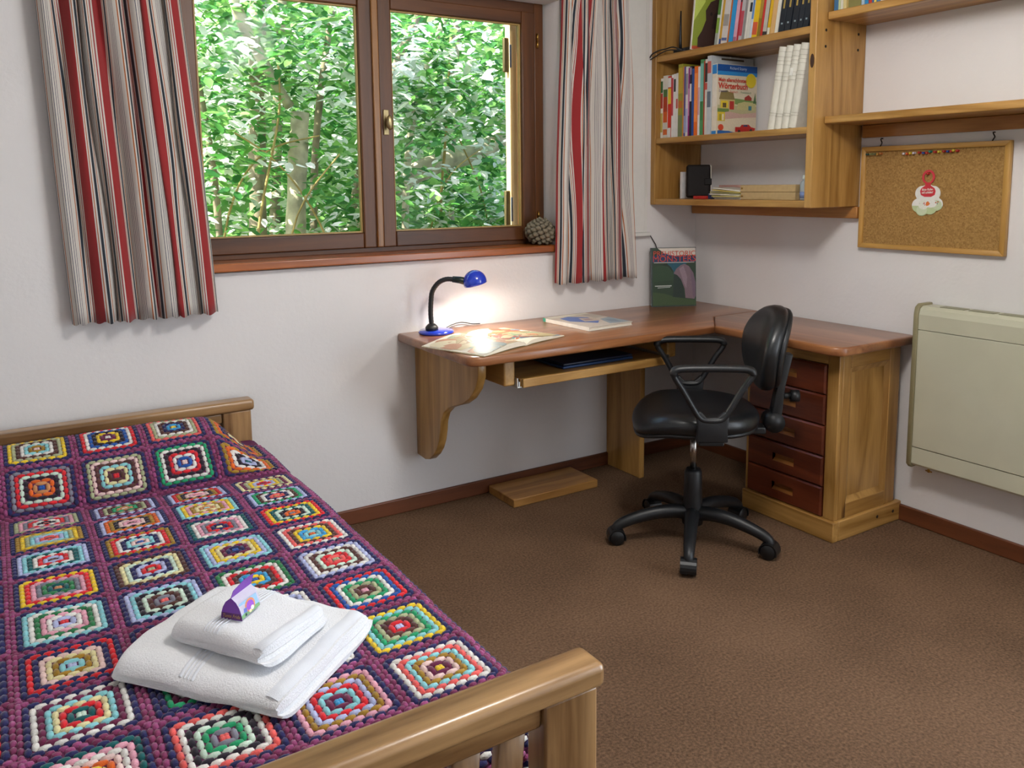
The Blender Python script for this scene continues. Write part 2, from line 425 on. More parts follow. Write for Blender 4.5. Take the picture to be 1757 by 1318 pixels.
# handle: plate with an oval knob
hp = part(MB().box((-1.617, YF-.006, 1.540), (-1.594, YF, 1.640), .002), 'handle_plate', plain('worn_brass', '#9a8a66', rough=.38, metal=.9), w)
kb = MB(); M = Matrix.Translation((-1.602, YF-.032, 1.588)) @ Matrix.Diagonal((.016, .011, .03, 1))
kb.lathe([(0, -1), (.38, -.93), (.7, -.71), (.92, -.38), (1, 0), (.92, .38), (.7, .71), (.38, .93), (0, 1)], 16, M=M)
kb.tube([(-1.602, YF-.004, 1.588), (-1.602, YF-.03, 1.588)], .006)
part(kb, 'handle_knob', MATS['worn_brass'], hp)
for z in (1.935, 1.155):
    hm = MB().tube([(-.873, YF-.004, z), (-.873, YF-.004, z+.028)], .0055); hm.tube([(-.873, YF-.004, z+.031), (-.873, YF-.004, z+.06)], .0055)
    part(hm, 'hinge', brass, w)
# sill board
part(MB().box((-2.50, -.03, 1.040), (-.852, .125, 1.071), .005), 'window_sill', sill_wood('x'), w)
part(MB().box((-.852, 0.02, 1.04), (-.826, .125, 1.085), .002), 'sill_return', white_m, w)

# open outside shutter, seen through the right pane, edge-on
sh = thing('window_shutter', 'pale pine window shutter standing open outside the right pane', 'shutter', (-.87, .24, 1.14))
part(MB().box((-.948, .215, 1.10), (-.845, .255, 2.12), .003), 'board', wood('shutter_pine', '#dfb67c', '#f4d9a8', 'z', rough=.5), sh)
for z0, z1 in ((1.15, 1.31), (1.84, 1.99)):
    hb = part(MB().box((-.972, .222, z0), (-.947, .240, z1), .004), 'hinge_strap', plain('old_hinge', '#5f5333', rough=.55, metal=.5), sh)
    part(MB().box((-.949, .2135, z0+.02), (-.938, .216, z1-.03), .001), 'hinge_leaf', plain('blue_steel', '#7f8a99', rough=.4, metal=.7), sh)
for z in (1.22, 1.92): part(MB().box((-.850, .1605, z-.02), (-.800, .222, z+.02), .003), 'wall_hinge', MATS['old_hinge'], sh)
for z in (1.19, 1.45, 1.90): part(MB().tube([(-.905, .2165, z), (-.905, .2125, z)], .004), 'screw', iron, sh)

# ------------------------------------------------------------------ curtains
def stripes():
    m, nt, b = base_mat('striped_cotton'); L = nt.links.new
    uv = nt.nodes.new('ShaderNodeUVMap'); uv.uv_map = 'UVMap'
    sp = nt.nodes.new('ShaderNodeSeparateXYZ'); L(uv.outputs[0], sp.inputs[0])
    dv = nt.nodes.new('ShaderNodeMath'); dv.operation = 'DIVIDE'; dv.inputs[1].default_value = .160; L(sp.outputs['X'], dv.inputs[0])
    fr = nt.nodes.new('ShaderNodeMath'); fr.operation = 'FRACT'; L(dv.outputs[0], fr.inputs[0])
    cream, red, navy, org, pur = '#d8d2ca', '#a02a2c', '#262f3b', '#b4652f', '#454560'
    st = [(0, red), (34, cream), (38, org), (41, cream), (46, navy), (57, cream), (62, org), (66, cream), (84, pur), (86, cream), (92, pur), (94, cream),
          (100, pur), (102, cream), (108, pur), (110, cream), (128, org), (132, cream), (137, navy), (148, cream), (153, org), (156, cream), (162, red), (165, cream)]
    r = nt.nodes.new('ShaderNodeValToRGB'); r.color_ramp.interpolation = 'CONSTANT'; el = r.color_ramp.elements
    el[0].position = 0; el[0].color = lin(red); el[1].position = 34/170; el[1].color = lin(cream)
    for p, c in st[2:]:
        e = el.new(p/170); e.color = lin(c)
    L(fr.outputs[0], r.inputs[0])
    L(r.outputs[0], b.inputs['Base Color']); b.inputs['Roughness'].default_value = .85; b.inputs['Sheen Weight'].default_value = .2
    wv = nt.nodes.new('ShaderNodeTexNoise'); wv.inputs['Scale'].default_value = 900; tc = nt.nodes.new('ShaderNodeTexCoord'); L(tc.outputs['Object'], wv.inputs['Vector'])
    bp = nt.nodes.new('ShaderNodeBump'); bp.inputs['Strength'].default_value = .15; bp.inputs['Distance'].default_value = .001; L(wv.outputs['Fac'], bp.inputs['Height']); L(bp.outputs[0], b.inputs['Normal'])
    tr = nt.nodes.new('ShaderNodeBsdfTranslucent'); L(r.outputs[0], tr.inputs['Color'])
    ms = nt.nodes.new('ShaderNodeMixShader'); ms.inputs[0].default_value = .22
    L(b.outputs[0], ms.inputs[1]); L(tr.outputs[0], ms.inputs[2]); L(ms.outputs[0], nt.nodes['Material Output'].inputs['Surface'])
    return m
stripe_m = stripes()

def curtain(name, label, edges, z0, z1, folds, amp, seed, u0, ybase):
    """edges: [(z, xleft, xright)]; one pleated sheet with the stripes running down the cloth"""
    rr = random.Random(seed); NU, NV = 36*folds, 30
    ph = [rr.uniform(-.5, .5) for _ in range(folds+1)]; am = [rr.uniform(.55, 1.15) for _ in range(folds+1)]
    def E(z):
        for (a, b) in zip(edges, edges[1:]):
            if a[0] <= z <= b[0]:
                t = (z-a[0])/(b[0]-a[0]); return a[1]+(b[1]-a[1])*t, a[2]+(b[2]-a[2])*t
        e = edges[0] if z < edges[0][0] else edges[-1]; return e[1], e[2]
    def prof(s, z):
        q = s + .045*noise.noise(Vector((s*4, z*1.5, seed)))*min(1, s*8, (1-s)*8)
        f = q*folds; i = max(0, min(int(f), folds-1)); w = f - i
        A = amp*(am[i]*(1-w) + am[min(i+1, folds)]*w)*(1.0 + .12*noise.noise(Vector((i*3.1, z*2.0, seed+5))))
        lobe = abs(sin(pi*f))**.8                      # rounded fronts, narrow deep valleys
        x0, x1 = E(z)
        # the lobes lean to one side and half cover their neighbours
        x = x0 + (x1-x0)*s + ph[i]*.075*lobe*min(1, s*6, (1-s)*6)
        y = -.040 - A*lobe*(1 if s < .995 else .6) + .006*noise.noise(Vector((s*9, z*2.4, seed+2)))
        return Vector((x, min(y, -.0345), z))
    vs = []; us = []; 
    zs = [z0 + (z1-z0)*j/NV for j in range(NV+1)]
    acc = 0; arc = [0]; zr = z0 + .3*(z1-z0)
    for i in range(1, NU+1):
        acc += (prof(i/NU, zr) - prof((i-1)/NU, zr)).length; arc.append(acc)
    for j, z in enumerate(zs):
        for i in range(NU+1):
            p = prof(i/NU, z)
            if j == 0: p.z += .004*sin(i*.35+seed)
            vs.append(p)
    fs = [(j*(NU+1)+i, j*(NU+1)+i+1, (j+1)*(NU+1)+i+1, (j+1)*(NU+1)+i) for j in range(NV) for i in range(NU)]
    mb = MB().add(vs, fs, None, True); o = mb.build(name, stripe_m)
    uvl = o.data.uv_layers.new(name='UVMap')
    for lp in o.data.loops:
        i = lp.vertex_index % (NU+1); j = lp.vertex_index // (NU+1); uvl.data[lp.index].uv = (u0 + arc[i], zs[j])
    so = o.modifiers.new('thickness', 'SOLIDIFY'); so.thickness = .0016
    return setp(o, label, 'curtain', 'striped window curtains')
curtain('curtain', 'red, navy and cream striped curtain left of the window, near the bed', [(.9, -2.782, -2.326), (1.4, -2.80, -2.35), (1.95, -2.815, -2.392), (2.4, -2.82, -2.42)], .905, 2.35, 7, .050, 3, .05, -.065)
curtain('curtain', 'red, navy and cream striped curtain between window and bookshelf', [(.9, -.886, -.425), (1.35, -.875, -.455), (1.75, -.862, -.462), (2.1, -.845, -.485), (2.4, -.83, -.49)], .90, 2.35, 7, .050, 8, .02, -.07)
rod = MB().tube([(-2.95, -.07, 2.365), (-.35, -.07, 2.365)], .012, 10)
solo(rod, 'curtain_rod', dark_wood('x'), 'dark wooden curtain rod above the window carrying both curtains', 'curtain rod')

# ------------------------------------------------------------------ corner desk
dk = thing('corner_desk', 'L-shaped corner desk with reddish varnished top and pine supports', 'desk', (-.9, -.3, 0))
def slab(poly, z0, z1, bevel, ax, name):
    return part(MB().prism(poly, z1-z0, 'z', z0, bevel, seg=3), name, pine_red(ax), dk)
# main run along the window wall, its front left corner clipped round, mitred into the wing
slab([(-1.63, -.002), (-1.63, -.565), (-1.62, -.592), (-1.59, -.607), (-.475, -.607), (-.30, -.43), (-.012, -.43), (-.012, -.002)], .716, .75, .008, 'x', 'tabletop')
slab([(-.475, -.608), (-.475, -1.165), (-.455, -1.198), (-.43, -1.208), (-.03, -1.208), (-.012, -1.19), (-.012, -.431), (-.299, -.431)], .716, .7497, .008, 'y', 'wing_top')
# ogee bracket at the free end, fixed to the wall
br = [(-.002, .712), (-.52, .712), (-.525, .70), (-.522, .655), (-.50, .61), (-.455, .565), (-.40, .533), (-.335, .512), (-.285, .492), (-.245, .462), (-.225, .425), (-.218, .385), (-.207, .345), (-.185, .305), (-.155, .272), (-.115, .243), (-.075, .232), (-.002, .236)]
part(MB().prism(br, .034, 'x', -1.556, .004, seg=2), 'bracket', pine('z'), dk)
part(MB().box((-.560, -.245, 0), (-.532, -.002, .714), .004), 'leg_panel', pine('z'), dk)
# pull-out keyboard tray between two hanging blocks
part(MB().box((-1.455, -.535, .612), (-1.408, -.05, .714), .006), 'tray_support', pine('y'), dk)
part(MB().box((-.668, -.535, .625), (-.622, -.05, .714), .006), 'tray_support', pine('y'), dk)
tr = part(MB().box((-1.388, -.54, .605), (-.688, -.12, .634), .003), 'keyboard_tray', pine('x'), dk)
part(MB().box((-1.386, -.556, .603), (-.690, -.541, .636), .003), 'tray_lip', pine('x'), tr)
rail_m = plain('tray_rail_metal', '#c9c9c6', rough=.35, metal=.8)
for x0, x1 in ((-1.407, -1.389), (-.687, -.669)):
    r = MB(); r.box((x0, -.548, .604), (x1, -.15, .607)); r.box((x0 if x0 < -1 else x1-.003, -.548, .607), (x0+.003 if x0 < -1 else x1, -.15, .640)); r.box(((x0+x1)/2-.002, -.548, .607), ((x0+x1)/2+.002, -.15, .626))
    part(r, 'tray_runner', rail_m, dk)
# batten on the right-hand wall that carries the wing
part(MB().box((-.045, -.72, .64), (-.006, -.04, .714), .003), 'wall_batten', base_wood('y'), dk)

# laptop lying closed on the tray
lp = thing('laptop', 'thin dark blue closed laptop lying on the keyboard tray', 'laptop', (-1.0, -.36, .634))
part(MB().box((-1.172, -.505, .6345), (-.825, -.245, .646), .004), 'base', plain('laptop_blue', '#27416b', rough=.35, metal=.3), lp)
part(MB().box((-1.170, -.503, .6465), (-.827, -.247, .656), .004), 'lid', plain('laptop_dark', '#1a2438', rough=.35), lp)

# ------------------------------------------------------------------ drawer cabinet under the wing
cb = thing('drawer_cabinet', 'pine cabinet with five dark red-brown drawers under the desk wing', 'cabinet', (-.2, -.94, 0))
CX0, CX1, CY0, CY1 = -.402, -.036, -1.158, -.728
part(MB().box((CX0+.012, CY0+.012, .02), (CX1, CY1, .712)), 'body', pine('z'), cb)
# plinth boards
part(MB().box((CX0-.02, CY0-.012, 0), (CX0+.012, CY1, .078), .004), 'plinth_board', pine('y'), cb)
ps = part(MB().box((CX0+.0122, CY0-.012, 0), (-.002, CY0+.012, .078), .004), 'plinth_board', pine('x'), cb)
for x in (-.155, -.055): part(MB().tube([(x, CY0-.011, .045), (x, CY0-.0128, .045)], .0065, 12), 'plug', plain('dark_plug', '#2b1408', rough=.6), ps)
# face frame of the front
part(MB().box((CX0-.002, CY0, .078), (CX0+.02, CY0+.05, .715), .003), 'face_stile', pine('z'), cb)
part(MB().box((CX0-.002, CY1-.012, .078), (CX0+.02, CY1, .715), .003), 'face_stile', pine('z'), cb)
part(MB().box((CX0-.001, CY0+.05, .668), (CX0+.02, CY1-.012, .715), .003), 'face_rail', pine('y'), cb)
# framed side towards the room
part(MB().box((CX0+.02, CY0, .078), (CX0+.065, CY0+.02, .715), .003), 'side_stile', pine('z'), cb)
part(MB().box((-.10, CY0, .078), (CX1, CY0+.02, .715), .003), 'side_stile', pine('z'), cb)
part(MB().box((CX0+.065, CY0, .655), (-.10, CY0+.02, .715), .003), 'side_rail', pine('x'), cb)
part(MB().box((CX0+.065, CY0, .078), (-.10, CY0+.02, .135), .003), 'side_rail', pine('x'), cb)
pn = MB(); a0, a1, z0, z1 = CX0+.065, -.10, .135, .655; e = .022
pn.add([(a0, CY0+.002, z0), (a1, CY0+.002, z0), (a1, CY0+.002, z1), (a0, CY0+.002, z1), (a0+e, CY0+.0125, z0+e), (a1-e, CY0+.0125, z0+e), (a1-e, CY0+.0125, z1-e), (a0+e, CY0+.0125, z1-e)],
       [(0, 1, 5, 4), (1, 2, 6, 5), (2, 3, 7, 6), (3, 0, 4, 7), (4, 5, 6, 7)])
part(pn, 'side_panel', pine('z'), cb)
# drawers, each with a scooped recessed pull
dz = [(.553, .664), (.435, .549), (.316, .431), (.198, .312), (.080, .194)]
for k, (z0, z1) in enumerate(dz):
    y0, y1 = CY0+.054, CY1-.014; xf = CX0-.010; xb = CX0+.012
    yc = (y0+y1)/2 - .0; h0, h1 = z0+.040, z0+.072; w2 = .052
    # one bevel-edged board with the pull's opening through it
    f = MB(); bv = .006
    def ringv(x, a0, a1, c0, c1): return [(x, a0, c0), (x, a1, c0), (x, a1, c1), (x, a0, c1)]
    vv = ringv(xb, y0, y1, z0, z1) + ringv(xf+bv, y0, y1, z0, z1) + ringv(xf, y0+bv, y1-bv, z0+bv, z1-bv) + ringv(xf, yc-w2, yc+w2, h0, h1) + ringv(xf+.018, yc-w2, yc+w2, h0, h1)
    ff = [(0, 1, 2, 3)]
    for q in range(4):
        for i in range(4):
            j = (i+1) % 4; ff.append((q*4+i, q*4+j, q*4+4+j, q*4+4+i))
    f.add(vv, ff)
    dr = part(f, 'drawer', mahog('y'), cb)
    pl = MB(); pl.add([(xf+.002, yc-w2, h0), (xf+.002, yc+w2, h0), (xf+.017, yc+w2, h0+.012), (xf+.017, yc-w2, h0+.012), (xf+.002, yc-w2, h1), (xf+.002, yc+w2, h1), (xf+.017, yc+w2, h1), (xf+.017, yc-w2, h1)],
                      [(0, 1, 2, 3), (3, 2, 6, 7), (7, 6, 5, 4), (0, 3, 7, 4), (1, 5, 6, 2)])
    part(pl, 'finger_pull', wood('pull_wood', '#6d3c1a', '#96602c', 'y', rough=.35), dr)

# ------------------------------------------------------------------ plank lying on the carpet under the desk
solo(MB().box((-1.225, -.225, 0), (-.785, -.018, .036), .004), 'wooden_plank', wood('plank_pine', '#7d5224', '#a87a3e', 'x', rough=.5), 'thick pine plank lying on the carpet against the baseboard under the desk', 'plank')

# pale cord hanging down beside the desk leg
solo(MB().tube([(-.512, -.12, .70), (-.510, -.125, .62), (-.498, -.13, .55), (-.492, -.13, .47), (-.497, -.12, .38), (-.50, -.10, .20), (-.50, -.06, .004)], .003, 6), 'power_cord', plain('pale_cord', '#b9b6ae', rough=.5), 'thin pale grey cord hanging beside the desk leg panel', 'cord')
# black cord on the wall above the dark book
solo(MB().tube([(-.307, -.004, 1.10), (-.29, -.006, 1.075), (-.268, -.008, 1.045), (-.252, -.01, 1.00), (-.24, -.012, .90), (-.235, -.014, .752)], .0022, 6), 'power_cord', black_pl, 'thin black cord running down the wall behind the dinosaur book', 'cord')

# ------------------------------------------------------------------ desk lamp
la = thing('desk_lamp', 'blue desk lamp with black gooseneck, switched on, at the desk end', 'lamp', (-1.50, -.09, .75))
blue_m = plain('blue_enamel', '#1737b8', rough=.16, noise_amt=.03, coat=.6)
lb = MB().lathe([(0, 0), (.068, 0), (.071, .003), (.071, .008), (.066, .013), (.03, .017), (0, .018)], 40, M=Matrix.Translation((-1.50, -.09, .7502)))
part(lb, 'base', blue_m, la)
part(MB().lathe([(0, 0), (.025, 0), (.026, .012), (.020, .02), (.013, .026), (0, .026)], 24, M=Matrix.Translation((-1.524, -.10, .766))), 'collar', black_pl, la)
def cat(pts, n=6):
    P = [Vector(p) for p in pts]; out = []
    for i in range(len(P)-1):
        p0, p1, p2, p3 = P[max(i-1, 0)], P[i], P[i+1], P[min(i+2, len(P)-1)]
        for k in range(n):
            t = k/n; out.append(.5*((2*p1) + (-p0+p2)*t + (2*p0-5*p1+4*p2-p3)*t*t + (-p0+3*p1-3*p2+p3)*t**3))
    return out + [P[-1]]
ra = Vector((.848, -.53, 0))
def LP(d, z): b = Vector((-1.524, -.10, 0)) + ra*d; return (b.x, b.y, z)
neck = cat([LP(0, .785), LP(-.003, .83), LP(-.001, .88), LP(.006, .922), LP(.03, .955), LP(.06, .969), LP(.09, .968)], 7)
# gooseneck: ribbed tube
rad = [.0095 + .0007*(i % 2) for i in range(len(neck))]
part(MB().tube(neck, rad, 12), 'gooseneck', black_pl, la)
part(MB().tube([LP(.086, .969), LP(.115, .9655), LP(.148, .958)], [.0125, .014, .016], 16), 'socket', plain('dark_green_black', '#10201d', rough=.35), la)
# shade: a dome open towards the desk, axis tilted
ax = (ra*.30 + Vector((-.02, .10, -.94))).normalized()
cen = Vector(LP(.175, .958))
R = ax.to_track_quat('Z', 'Y').to_matrix().to_4x4()
Ms = Matrix.Translation(cen) @ R
ro = .047; prof = [(ro*sin(a), -ro*cos(a)) for a in [k*pi/2/10 for k in range(11)]]
prof += [(ro*1.0, .010), (ro*.96, .0105), (ro*.95, 0)] + [(ro*.94*sin(a), -ro*.94*cos(a)) for a in [pi/2*(1-k/8) for k in range(9)]]
part(MB().lathe(prof, 36, M=Ms), 'shade', blue_m, la)
bulb_m, nt, b = base_mat('lit_bulb'); b.inputs['Emission Color'].default_value = lin('#fff0d8'); b.inputs['Emission Strength'].default_value = 25
bl = MB().lathe([(0, -.02), (.012, -.016), (.02, -.004), (.022, .006), (.016, .018), (0, .024)], 20, M=Ms @ Matrix.Translation((0, 0, -.008)))
part(bl, 'bulb', bulb_m, la)
sp = lamp('desk_lamp_light', 'SPOT', cen + ax*.020, 5.5, (1.0, .90, .78), look=cen + ax, spot_size=radians(165), spot_blend=.5, shadow_soft_size=.025)
sp.parent = la; sp.matrix_parent_inverse = Matrix.Translation(la.location).inverted()
solo(MB().tube(cat([(-1.47, -.045, .753), (-1.42, -.025, .755), (-1.39, -.015, .762), (-1.35, -.012, .768), (-1.32, -.012, .764), (-1.29, -.01, .756), (-1.25, -.008, .753)]), .002, 6), 'lamp_cord', black_pl, 'thin dark lamp cord lying along the wall behind the open magazine', 'cord')

# ------------------------------------------------------------------ swivel chair (local frame: +x is the way it faces)
HEAD = radians(144)
ch = thing('office_chair', 'black swivel office chair with armrests and five castors at the desk', 'chair', (-.835, -.863, 0), HEAD)
leather = plain('black_vinyl', '#15181b', rough=.36, noise_amt=.1, bump=.12, bscale=260, coat=.12)
for k in range(5):
    a = radians(-136.6 + 72*k) - HEAD; d = Vector((cos(a), sin(a), 0))
    pts = [d*.02 + Vector((0, 0, .112)), d*.07 + Vector((0, 0, .120)), d*.14 + Vector((0, 0, .116)), d*.21 + Vector((0, 0, .100)), d*.262 + Vector((0, 0, .082)), d*.286 + Vector((0, 0, .066)), d*.288 + Vector((0, 0, .050))]
    lg = MB().tube(cat(pts, 4), [.029 - .011*min(1, i/20) for i in range(25)], 10, flat=1.0).build('leg', black_pl, ch)
    # twin-wheel castor with a hood
    cs = MB(); t = Vector((-d.y, d.x, 0)); c = d*.288 + Vector((0, 0, .026))
    Mc = frame(c + Vector((0, 0, .004)), d, Vector((0, 0, 1))) @ Matrix.Scale(1.15, 4)          # normal = axle direction
    for s in (-1, 1):
        cs.lathe([(0, .004*s), (.022, .004*s), (.0255, .007*s), (.0255, .019*s), (.021, .023*s), (0, .024*s)], 20, M=Mc)
    ho = [(.029*cos(q), .029*sin(q)) for q in [radians(-20 + 220*i/12) for i in range(13)]]; hi = [(.0262*cos(q), .0262*sin(q)) for q in [radians(200 - 220*i/12) for i in range(13)]]
    cs.prism(ho + hi, .048, 'z', -.024, M=Mc)
    cs.build('castor', plain('castor_black', '#121315', rough=.4), lg, fix=True)
MB().lathe([(0, .07), (.038, .072), (.040, .10), (.036, .15), (.034, .20), (.032, .27), (.026, .283), (0, .284)], 24).build('column_sleeve', black_pl, ch)
MB().lathe([(0, .27), (.0125, .27), (.0125, .43), (0, .43)], 20).build('gas_rod', chrome, ch)
MB().box((-.10, -.075, .425), (.10, .075, .470), .012).build('mechanism', black_pl, ch)

def pad(rx, ry, t, n=40, p=2.6, rings=None, fn=None):
    """cushion: superellipse discs stacked, rounded rim; fn bends each point"""
    vs = []; fs = []
    prof = rings or [(0.0, 0), (.5, 0), (.86, .0), (.95, .06), (.99, .22), (1, .45), (.985, .68), (.94, .85), (.85, .95), (.7, .985), (.45, 1.0), (0, 1.0)]
    for r, h in prof:
        for k in range(n):
            a = 2*pi*k/n; c, s = cos(a), sin(a)
            q = (abs(c)**p + abs(s)**p)**(-1/p); v = Vector((rx*r*q*c, ry*r*q*s, t*h)); vs.append(fn(v) if fn else v)
    m = len(prof)
    for i in range(m-1):
        for k in range(n): fs.append((i*n+k, i*n+(k+1) % n, (i+1)*n+(k+1) % n, (i+1)*n+k))
    return vs, fs
def seat_fn(v):
    x, y, z = v; u = x/.235
    drop = .045*max(0, u-.45)**1.6/.4 if u > .45 else 0
    return Vector((x, y*(1 - .06*max(0, -u)), .468 + z - drop + .008*(y/.23)**2*z/.07))
vs_, fs_ = pad(.226, .232, .066, fn=seat_fn)
se = MB().add(vs_, fs_, None, True).build('seat', leather, ch)
def shell_fn(v):
    p = seat_fn(v); p.z -= .012; return p
vs_, fs_ = pad(.222, .222, .026, fn=shell_fn); MB().add(vs_, fs_, None, True).build('seat_shell', black_pl, ch)
# back cushion: superellipse standing up, wrapped towards the sitter
def back_fn(v):
    a, b, t = v                      # a across (y), b up, t thickness towards front
    b2 = b; wid = 1 + .10*(b/.15) if b < .04 else 1.03 - .05*(b/.15)
    y = a*wid; x = t + 1.05*y*y - .25*b*b
    return Vector((-.292 + x - .16*b, y, .742 + b2))
vs_, fs_ = pad(.195, .152, .062, n=44, p=2.3, fn=back_fn)
bk = MB().add(vs_, fs_, None, True).build('backrest', leather, ch)
def bshell_fn(v):
    p = back_fn(Vector((v.x, v.y, v.z - .016))); return p
vs_, fs_ = pad(.186, .143, .026, n=44, p=2.3, fn=bshell_fn); MB().add(vs_, fs_, None, True).build('back_shell', black_pl, ch)
# back post with its hinge housing and knob
MB().box((-.255, -.035, .425), (-.05, .035, .452), .006).build('back_bar', black_pl, ch)
bp_ = MB(); bp_.prism([(-.310, .435), (-.312, .50), (-.320, .60), (-.345, .72), (-.315, .72), (-.292, .60), (-.275, .50), (-.258, .455), (-.262, .435)], .05, 'y', -.025, .004)
po = bp_.build('back_post', black_pl, ch)
hs = MB(); hs.tube([(-.285, -.036, .468), (-.285, .036, .468)], .036, 20); hs.build('hinge_housing', black_pl, ch)
kn = MB(); kn.tube([(-.316, 0, .562), (-.345, 0, .562)], .012, 12); kn.tube([(-.345, 0, .562), (-.375, 0, .562)], .022, 14); kn.build('adjust_knob', black_pl, po)
# armrests: rounded triangular loops on a pedestal
for s in (1, -1):
    y = .265*s
    loop = [(.045, .552), (.072, .590), (.108, .648), (.137, .690), (.140, .708), (.128, .717), (.09, .721), (0, .722), (-.09, .721), (-.128, .717), (-.140, .706), (-.134, .688), (-.104, .648), (-.070, .592), (-.042, .552), (-.02, .543), (.02, .543)]
    pts = [Vector((a*.93-.020, y, z)) for a, z in loop]; N = len(pts); fine = []
    for i in range(N):
        p0, p1, p2, p3 = pts[i-1], pts[i], pts[(i+1) % N], pts[(i+2) % N]
        for k in range(4):
            t = k/4; fine.append(.5*((2*p1) + (-p0+p2)*t + (2*p0-5*p1+4*p2-p3)*t*t + (-p0+3*p1-3*p2+p3)*t**3))
    rr_ = [.0195 if p.z > .70 else .0155 for p in fine]
    ar = MB().tube(fine, rr_, 10, closed=True, flat=.7, upv=(1, 0, 0)).build('armrest', black_pl, ch)
    pe = MB(); pe.prism([(-.072, .468), (.034, .468), (.030, .51), (.034, .57), (.020, .575), (.0, .553), (-.037, .553), (-.060, .575), (-.076, .57), (-.070, .51)], .022, 'y', y-.011, .004)
    pe.build('arm_pedestal', black_pl, ar)
    MB().box((-.062, min(y, y-.085*s), .452), (.024, max(y, y-.085*s), .467), .004).build('arm_foot', black_pl, ar)

# ------------------------------------------------------------------ wall shelf unit on the right wall
su = thing('bookshelf', 'tall pine wall bookshelf with open compartments beside the curtain', 'shelf', (-.15, -.46, 1.187))
UD = -.30                                      # front of the unit
part(MB().box((UD, -.032, 1.235), (-.001, -.002, 2.38), .003), 'side_panel', pine('z'), su)
rp = part(MB().box((UD, -.922, 1.235), (-.001, -.890, 2.38), .003), 'side_panel', pine('z'), su)
for x, z in ((-.245, 1.845), (-.245, 1.905), (-.05, 1.845), (-.05, 1.905)):
    part(MB().tube([(x, -.9215, z), (x, -.9228, z)], .0055, 10), 'peg_hole', plain('hole_dark', '#1a120a', rough=.9), rp)
kd = MB().prism(disc(UD, 1.79, .010, .026, 14), .001, 'y', 0)
for k, (z0, z1, d) in enumerate(((1.235, 1.263, 0), (1.520, 1.546, 0), (1.893, 1.922, 0), (2.352, 2.38, 0))):
    part(MB().box((UD+.004, -.890, z0), (-.001, -.032, z1), .003), 'shelf_board', pine('y'), su)
part(MB().box((-.032, -.935, 1.187), (-.001, -.004, 1.2345), .004), 'batten', wood('batten_pine', '#8a5522', '#b57d3d', 'y', rough=.4), su)
kb = MB(); kb.prism(disc(-.907, 1.79, .009, .026, 16), -.0012, 'x', UD-.0002); part(kb, 'knot', plain('knot_brown', '#3a2216', rough=.6), rp)

# long shelves to the right of the unit
for z0, z1, lab in ((1.556, 1.584, 'lower long pine shelf on the right wall above the cork board'), (1.942, 1.972, 'upper long pine shelf on the right wall holding small books')):
    ls = thing('wall_shelf', lab, 'shelf', (-.12, -1.6, z0), 0, 'long wall shelves')
    part(MB().box((-.240, -2.4, z0), (-.001, -.9235, z1), .004), 'shelf_board', pine('y'), ls)
    if z0 < 1.7: part(MB().box((-.024, -2.4, z0-.05), (-.001, -.9365, z0-.0005), .003), 'batten', wood('batten_pine', '#8a5522', '#b57d3d', 'y', rough=.4), ls)

# ------------------------------------------------------------------ books
def book(label, yc, z, th, hgt, dep, cov, xf=-.272, lean=0.0, yaw=0.0, band=None, band_c=None, pages='#e3dccb', soft=False, group='books on the bookshelf', title=None, name='book'):
    """upright book, spine to the room (-x). yc: the side nearest the window; leans towards -y by 'lean' degrees"""
    t = thing(name, label, 'book', (xf, yc, z), 0, group)
    M = Matrix.Rotation(radians(lean), 4, 'X') @ Matrix.Rotation(radians(yaw), 4, 'Z')
    if lean: M = Matrix.Translation((0, 0, 0)) @ M
    t.matrix_world = Matrix.Translation((xf, yc, z + th*sin(radians(max(lean, 0))))) @ M
    bt = min(.0025, th*.22); cm = plain('cover_' + cov.lstrip('#'), cov, rough=.42, noise_amt=.05, spec=.45)
    sgn = -1
    c = MB()
    c.box((0, 0, 0), (bt, sgn*th, hgt), min(.0008, bt*.3), 1)
    c.box((bt*.5, 0, 0), (dep, sgn*bt, hgt)); c.box((bt*.5, sgn*(th-bt), 0), (dep, sgn*th, hgt))
    co = c.build('cover', cm, t)
    MB().box((bt, sgn*bt*1.02, .003), (dep-.003, sgn*(th-bt*1.02), hgt-.003)).build('page_block', plain('pages_' + pages.lstrip('#'), pages, rough=.85, noise_amt=.08, nscale=300), t)
    for k, (a, b, bc) in enumerate(band or ()):
        MB().box((-.0005, sgn*th*.06, a*hgt), (.0006, sgn*th*.94, b*hgt)).build('spine_print', plain('ink_' + bc.lstrip('#'), bc, rough=.5), co)
    return t, co
